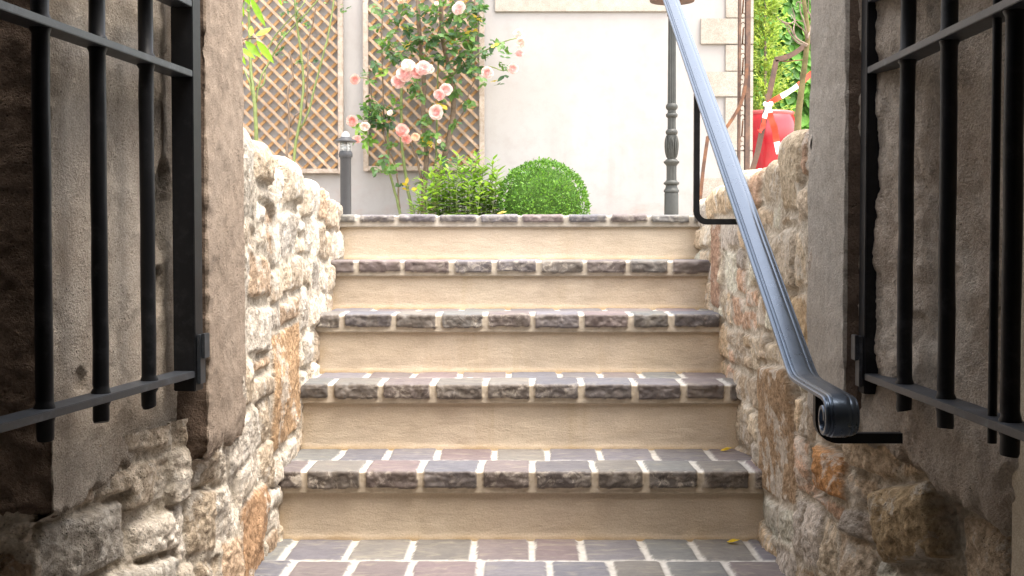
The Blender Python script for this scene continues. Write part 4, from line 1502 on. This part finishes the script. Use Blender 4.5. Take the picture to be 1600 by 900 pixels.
# ------------------------------------------------------------------ gates
def gate(hx, hy, dx, offs, label, s, last):
    """hinge at (hx, hy); the leaf runs towards the camera, dx = sideways drift per metre"""
    g_ = empty('iron_gate', (hx, hy, 0), label, 'gate', 'open iron gate leaves')
    L = last
    dirv = Vector((-s * 0 + dx, -1, 0)).normalized()
    ang = math.atan2(dirv.y, dirv.x)
    base = Matrix.Translation((hx, hy, 0)) @ Matrix.Rotation(ang, 4, 'Z')   # local x along the leaf
    zlo, zhi, ztp = EZ - 0.243, EZ + 0.312, EZ + 0.440
    b = MB(); b.box(-0.021, 0.021, -0.021, 0.021, EZ - 0.275, EZ + 0.80, 0.0015, base); b.build('stile', M['black'], g_)
    b = MB(); b.box(L - 0.021, L + 0.021, -0.021, 0.021, EZ - 0.275, EZ + 0.80, 0.0015, base); b.build('stile', M['black'], g_)
    for z in (zlo, zhi, ztp, EZ + 0.79):
        b = MB(); b.box(0.021, L - 0.021, -0.0205, 0.0205, z - 0.006, z + 0.006, 0.001, base); b.build('rail', M['black2'], g_)
    for q in offs:
        p0 = base @ Vector((q, 0, EZ - 0.283)); p1 = base @ Vector((q, 0, EZ + 0.795))
        br_ = random.Random(int(q * 1000) + (7 if s > 0 else 0))
        zs = sorted([-0.283, -0.279, 0.795] + [w_ + e_ for w_ in (-0.243, 0.312, 0.440) for e_ in (-0.014, -0.008, 0.0, 0.008, 0.014)] + [-0.283 + 0.06 * k_ for k_ in range(1, 18)])
        tp_, rr_ = [], []
        for z_ in zs:
            weld = min(abs(z_ - w_) for w_ in (-0.243, 0.312, 0.440)) < 0.0105
            tp_.append(base @ Vector((q + br_.uniform(-.0007, .0007), br_.uniform(-.0007, .0007), EZ + z_)))
            rr_.append(0.0155 if weld else (0.0118 if z_ < -0.282 else 0.0128 + br_.uniform(-.00025, .00025)))
        b = MB(); b.tube(tp_, rr_, 16); o = b.build('bar', M['black'], g_); smooth_by_angle(o, 40)
    sd = -s
    b = MB()
    y0, y1 = (0.022, 0.029)
    if s > 0: y0, y1 = -0.029, -0.022
    b.box(-0.012, 0.016, min(y0, y1), max(y0, y1), EZ - 0.262, EZ - 0.170, 0.001, base)
    y0, y1 = (0.029, 0.036) if s < 0 else (-0.036, -0.029)
    b.box(-0.016, 0.012, y0, y1, EZ - 0.214, EZ - 0.168, 0.001, base)
    b.build('hinge_plate', M['black2'], g_)
    for za_ in (EZ - 0.236, EZ + 0.60):
        b = MB(); b.box(-0.05, -0.0215, -0.008, 0.008, za_, za_ + 0.014, 0, base); b.build('hinge_pin', M['black'], g_)
    return g_


gate(-0.620, 2.445, -0.109, [0.19, 0.385, 0.575, 0.76, 0.95], 'black iron gate leaf folded open on the left', -1, 1.13)
gate(0.648, 2.405, 0.006, [0.195, 0.405, 0.665, 0.86], 'black iron gate leaf folded open on the right', 1, 1.05)

# drop bolt rod seen behind the right leaf
b = MB(); p = at(1555, 300, 1.80)
b.tube([(p.x, 1.80, EZ - 0.275), (p.x, 1.80, EZ + 0.80)], 0.0065, 10)
o = tag(b.build('bolt_rod', M['black'], None), 'thin black vertical rod beside the right gate bars', 'rod'); smooth_by_angle(o, 40)

# ------------------------------------------------------------------ background on the right
# rusty garden gate standing open against the house corner
gy = 8.55
gg = empty('garden_gate', (at(1160, 300, gy).x, gy, GZ), 'rusty wrought iron garden gate at the house corner', 'gate')
X_ = lambda px, Y=gy: at(px, 200, Y).x
b = MB(); b.box(X_(1152.5), X_(1156.5), gy - .02, gy + .02, GZ, 2.6, 0.002); b.build('stile', M['rust2'], gg)
b = MB(); b.box(X_(1163.5), X_(1171), gy - .025, gy + .025, GZ, 2.6, 0.002); b.build('stile', M['rust2'], gg)
b = MB()
xm = X_(1160)
for k in range(9):                 # pairs of C-scrolls between the uprights
    zc = at(1160, 225 - k * 48, gy).z
    for sg in (1, -1):
        pts = []
        for q in range(15):
            a = q / 14 * 5.2
            r_ = 0.017 * (1 - 0.10 * a)
            pts.append((xm + sg * (r_ * math.cos(a) - 0.002), gy, zc + r_ * math.sin(a) * 1.5 + sg * 0.03))
        b.tube(pts, 0.0028, 6)
    b.tube([(xm - .004, gy, zc + 0.05), (xm + .003, gy, zc + 0.15)], 0.005, 6)
b.build('scrollwork', M['rust'], gg, True)
b = MB()
pts = smooth_pts([at(px, py, gy - .05) for px, py in [(1167, 100), (1165, 130), (1158, 160), (1146, 183), (1132, 202), (1116, 212), (1106, 214)]], 5)
b.sweep(pts, [(-.012, -.010), (.012, -.010), (.012, .010), (-.012, .010)], Vector((0, 1, 0)))
o = b.build('curved_brace', M['rust'], gg)
b = MB(); b.sweep([at(1106, 213, gy - .05), at(1099, 262, gy - .05), at(1090, 352, gy - .05)], [(-.012, -.010), (.012, -.010), (.012, .010), (-.012, .010)], Vector((0, 1, 0)))
b.build('brace_foot', M['rust'], gg)

# bent rusty rail with barrier tape
ry = 6.4
rl = empty('bent_railing', (at(1183, 240, ry).x, ry, GZ), 'bent rusty iron rail above the right wall, wrapped with red and white tape', 'railing')
fl = [(-.010, -.012), (.010, -.012), (.010, .012), (-.010, .012)]
b = MB(); b.sweep([at(1150, 352, ry), at(1184, 237, ry), at(1213, 94, ry)], fl, Vector((0, 1, 0))); b.build('upright', M['rust2'], rl)
b = MB(); b.sweep(smooth_pts([at(1211, 93, ry), at(1226, 90, ry), at(1243, 82, ry), at(1263, 66, ry), at(1300, 30, ry)], 4), fl, Vector((0, 1, 0))); b.build('top_bar', M['rust2'], rl)
b = MB(); b.tube([at(1212, 95, ry), at(1230, 96, ry), at(1258, 93, ry)], 0.0028, 6); b.build('thin_rod', M['rust'], rl)

# barrier tape
tp_pts = [(1200, 163), (1215, 153), (1232, 142), (1250, 130), (1268, 116), (1290, 100)]


def ribbon(path, Y, w, name, parent, tw=0.3, cuts=None):
    pts = [at(px, py, Y + dy) for (px, py, dy) in path]
    pts = smooth_pts(pts, 6)
    V, Fc, mi = [], [], []
    for i, p in enumerate(pts):
        t = (pts[min(i + 1, len(pts) - 1)] - pts[max(0, i - 1)]).normalized()
        a = tw * math.sin(i * 0.55) + 0.2
        up = Vector((0, 1, 0)).cross(t).normalized()
        up = (up * math.cos(a) + Vector((0, 1, 0)) * math.sin(a)) * w / 2
        V += [p + up, p - up]
        if i:
            Fc.append((2 * i - 2, 2 * i - 1, 2 * i + 1, 2 * i)); mi.append(1 if cuts((i - .5) / (len(pts) - 1)) else 0)
    return link(name, [tuple(v) for v in V], np.array(Fc), None, parent, True, mats=[M['tape_r'], M['tape_w']], midx=mi)


tp = empty('barrier_tape', tuple(at(1200, 163, ry - .03)), 'red and white barrier tape tied to the bent rusty rail', 'barrier tape')
ribbon([(1201, 162, -.03), (1212, 155, -.03), (1230, 145, -.02), (1250, 131, 0), (1270, 113, .02), (1300, 92, .05)], ry, 0.026, 'strip', tp, 0.3, lambda t: 0.30 < t < 0.56)
ribbon([(1200, 160, -.03), (1203, 180, -.04), (1210, 200, -.03), (1213, 218, -.03), (1218, 240, -.03)], ry, 0.032, 'strip', tp, 0.5, lambda t: t < .22 or .80 < t)
ribbon([(1199, 165, -.04), (1195, 182, -.05), (1192, 198, -.05), (1186, 206, -.05)], ry, 0.024, 'strip', tp, 0.9, lambda t: t < .4)
b = MB()
kc = at(1200, 163, ry - .03)
pts = [kc + Vector((0.018 * math.cos(a), 0.022 * math.sin(a), 0.006 * math.sin(a * 2.3) )) for a in [i * .5 for i in range(28)]]
b.tube(pts, 0.007, 6); b.build('knot', M['tape_w'], tp, True)

# red glazed pot
pyy = 9.5
s_ = pyy / F
c = at(1199, 200, pyy)
zp = lambda py: at(1196, py, pyy).z
pot = empty('plant_pot', (c.x, pyy, GZ), 'large glossy red glazed plant pot behind the right wall', 'plant pot')
prof = [(GZ, 24 * s_), (GZ + .03, 27 * s_), (zp(300), 35 * s_), (zp(260), 41 * s_), (zp(225), 45 * s_), (zp(205), 45.5 * s_), (zp(193), 44.5 * s_), (zp(186), 42.5 * s_), (zp(181), 40 * s_)]
b = MB(); b.lathe(prof, c.x, pyy, 40); o = b.build('body', M['pot'], pot); smooth_by_angle(o, 60)
b = MB(); b.lathe([(zp(182), 39.5 * s_), (zp(180), 41 * s_), (zp(177.5), 41.6 * s_), (zp(175.5), 41 * s_), (zp(175), 39 * s_), (zp(176.5), 36 * s_), (zp(184), 35 * s_)], c.x, pyy, 40); o = b.build('rim', m_plain('pot_rim', (0.50, 0.10, 0.10, 1), 0.2, 0.6), pot); smooth_by_angle(o, 60)

# bare twiggy tree beside the right jamb
ty_ = 5.9
s_ = ty_ / F
bt = empty('bare_tree', (at(1244, 300, ty_).x, ty_, GZ), 'thin mossy trunk with bare grey twigs beside the right jamb', 'tree')
b = MB()
pts = smooth_pts([at(px, py, ty_) for px, py in [(1243, 360), (1246, 205), (1251, 150), (1258, 95), (1262, 50), (1256, 0), (1250, -60)]], 4)
b.tube(pts, [6.2 * s_ - 3.6 * s_ * i / (len(pts) - 1) for i in range(len(pts))], 9); b.build('trunk', M['bark'], bt, True)
b = MB()
rb = random.Random(4)
tw_paths = [[(1262, 70), (1245, 60), (1232, 40), (1217, 30), (1214, 26)], [(1260, 72), (1246, 66), (1236, 55), (1228, 40), (1222, 32)], [(1262, 70), (1258, 40), (1250, 15), (1252, -10)], [(1262, 60), (1268, 30), (1256, 8), (1246, 3), (1244, 10)],
            [(1222, 34), (1234, 37), (1244, 32), (1256, 34)], [(1262, 80), (1257, 50), (1245, 38), (1236, 22)], [(1258, 45), (1262, 20), (1264, -10)], [(1246, 62), (1240, 48), (1242, 30), (1238, 12)]]
for pth in tw_paths:
    pts = smooth_pts([at(px, py, ty_ + rb.uniform(-.08, .08)) for px, py in pth], 4)
    b.tube(pts, [1.6 * s_ - 1.1 * s_ * i / (len(pts) - 1) for i in range(len(pts))], 6)
b.build('twig', M['twig'], bt, True)

# light green conifer
cyy = 10.5
cc = at(1194, 200, cyy)
con = empty('conifer', (cc.x, cyy, GZ), 'young yellow green conifer with feathery sprays behind the red pot', 'conifer')
b = MB(); b.tube([(cc.x, cyy, GZ), (cc.x + .01, cyy, 1.6), (cc.x, cyy, 2.9)], [0.02, 0.014, 0.006], 8); b.build('trunk', M['twig'], con, True)
items = []
rc = random.Random(9)
for i in range(800):
    z = GZ + 0.35 + (rc.random() ** 0.9) * 2.2
    lim = 0.30 * (1 - (z - GZ - 0.3) / 3.3) + 0.02
    a = rc.uniform(0, 6.283)
    ln = lim * rc.uniform(.55, 1.1)
    d = Vector((math.cos(a), math.sin(a), rc.uniform(0.25, .75))).normalized()
    p0 = Vector((cc.x, cyy, z))
    k = rc.uniform(.75, 1.2)
    base_c = [(0.34, 0.44, 0.10), (0.42, 0.52, 0.14), (0.26, 0.36, 0.08)][i % 3]
    for j in range(16):
        t = 0.2 + 0.8 * rc.random()
        p = p0 + d * ln * t
        sd = (d + rv(rc) * 0.75).normalized()
        L = rc.uniform(.025, .055) * (1.1 - .4 * t)
        kk = k * (0.7 + .5 * t)
        items.append((p, sd, rv(rc), L, L * 0.30, 0.1, tuple(x * kk for x in base_c)))
leaf_set('foliage', items, M['leaf'], con, 2)

# ivy covered wall behind
iy = 11.5
iv = empty('ivy_wall', (2.9, iy, GZ), 'garden wall fully covered in green ivy behind the conifer', 'ivy wall')
b = MB(); b.box(1.7, 5.5, iy, iy + .3, GZ - .1, 3.6); b.build('wall', m_plain('ivy_wall_masonry', (0.05, 0.08, 0.03, 1), 0.9, .2, bump=.8, bscale=20), iv)
ivl = []
for i in range(7000):
    x = 1.65 + 2.1 * rc.random(); z = GZ + 2.75 * rc.random()
    dd = 0.16 + 0.10 * float(noise3(x * 2.5, z * 2.5, 3.0))
    p = Vector((x, iy - dd - rc.random() * .10, z))
    L = rc.uniform(.06, .12)
    c_ = [(0.08, 0.22, 0.03), (0.11, 0.30, 0.04), (0.06, 0.16, 0.03), (0.16, 0.36, 0.06)][int(rc.random() * 4)]
    ivl.append((p, Vector((rc.uniform(-.8, .8), -0.25, -0.8)), Vector((rc.uniform(-.4, .4), -1, .7)), L, L * .95, .1, c_))
leaf_set('foliage', ivl, M['leaf'], iv, 3)

# ------------------------------------------------------------------ bright sprig hanging by the left jamb
sy_ = 3.7
s_ = sy_ / F
sp = empty('leafy_shrub', (-1.15, 3.75, GZ), 'shrub reaching bright yellow green leaves past the left jamb', 'shrub')
items = []
LV = [((391, -4), (415, 42), 9), ((392, 56), (393, 40), 7), ((400, 56), (424, 43), 9), ((383, 64), (408, 90), 11), ((401, 63), (428, 99), 11), ((376, 74), (399, 92), 8), ((376, 84), (384, 102), 5), ((434, -6), (441, 9), 7),
      ((372, 2), (381, 26), 8), ((372, 30), (380, 38), 5), ((378, -10), (392, 8), 7), ((366, 60), (378, 80), 8), ((360, 20), (372, 45), 8), ((355, 80), (370, 95), 8)]
for (a, c_, w) in LV:
    p0 = at(a[0], a[1], sy_ + rc.uniform(-.03, .03)); p1 = at(c_[0], c_[1], sy_ + rc.uniform(-.05, .05))
    k = rc.uniform(.85, 1.15)
    items.append((p0, p1 - p0, Vector((rc.uniform(-.3, .3), -1, .4)), (p1 - p0).length, w * s_ * 1.15, 0.0, (0.24 * k, 0.44 * k, 0.03)))
leaf_set('foliage', items, M['leaf'], sp, 6, 0.15)
b = MB()
b.tube(smooth_pts([at(372, 66, sy_), at(385, 61, sy_), at(400, 60, sy_)], 4), 1.1 * s_, 6)
b.tube(smooth_pts([(-1.15, 3.75, GZ), (-1.1, 3.75, 1.3), tuple(at(350, 40, sy_)), tuple(at(372, 66, sy_))], 5), 2.0 * s_, 6)
b.tube(smooth_pts([tuple(at(350, 40, sy_)), tuple(at(372, 0, sy_)), tuple(at(395, -14, sy_)), tuple(at(434, -8, sy_))], 5), 1.4 * s_, 6)
b.tube(smooth_pts([tuple(at(372, 66, sy_)), tuple(at(374, 86, sy_))], 5), 1.0 * s_, 6)
b.build('branch', M['rose_brown'], sp, True)

# ------------------------------------------------------------------ fallen leaves
def fallen(x, y, z, rot, L, tint, label):
    d = Vector((math.cos(rot), math.sin(rot), 0.15))
    o = leaf_set('fallen_leaf', [(Vector((x, y, z)), d, Vector((.1, -.2, 1)), L, L * .5, -0.1, tint), (Vector((x + .006, y + .004, z + .002)), d + Vector((.2, -.5, .25)), Vector((.1, -.4, 1)), L * .6, L * .3, -0.1, tint)], M['leaf'], None, 4, -0.4)
    tag(o, label, 'leaf', 'yellow leaves fallen on the steps')


fallen(0.556, 3.62, 0.186, 0.1, 0.032, (0.65, 0.45, 0.03), 'small yellow fallen leaf on the lowest tread, by the right wall')
fallen(0.522, 3.285, 0.008, -0.4, 0.034, (0.65, 0.47, 0.03), 'small yellow fallen leaf on the landing paving at the foot of the bottom riser')
fallen(-0.08, 4.56, 0.862, 0.2, 0.036, (0.62, 0.46, 0.12), 'dry yellow leaf on the top edge below the leafy perennial')
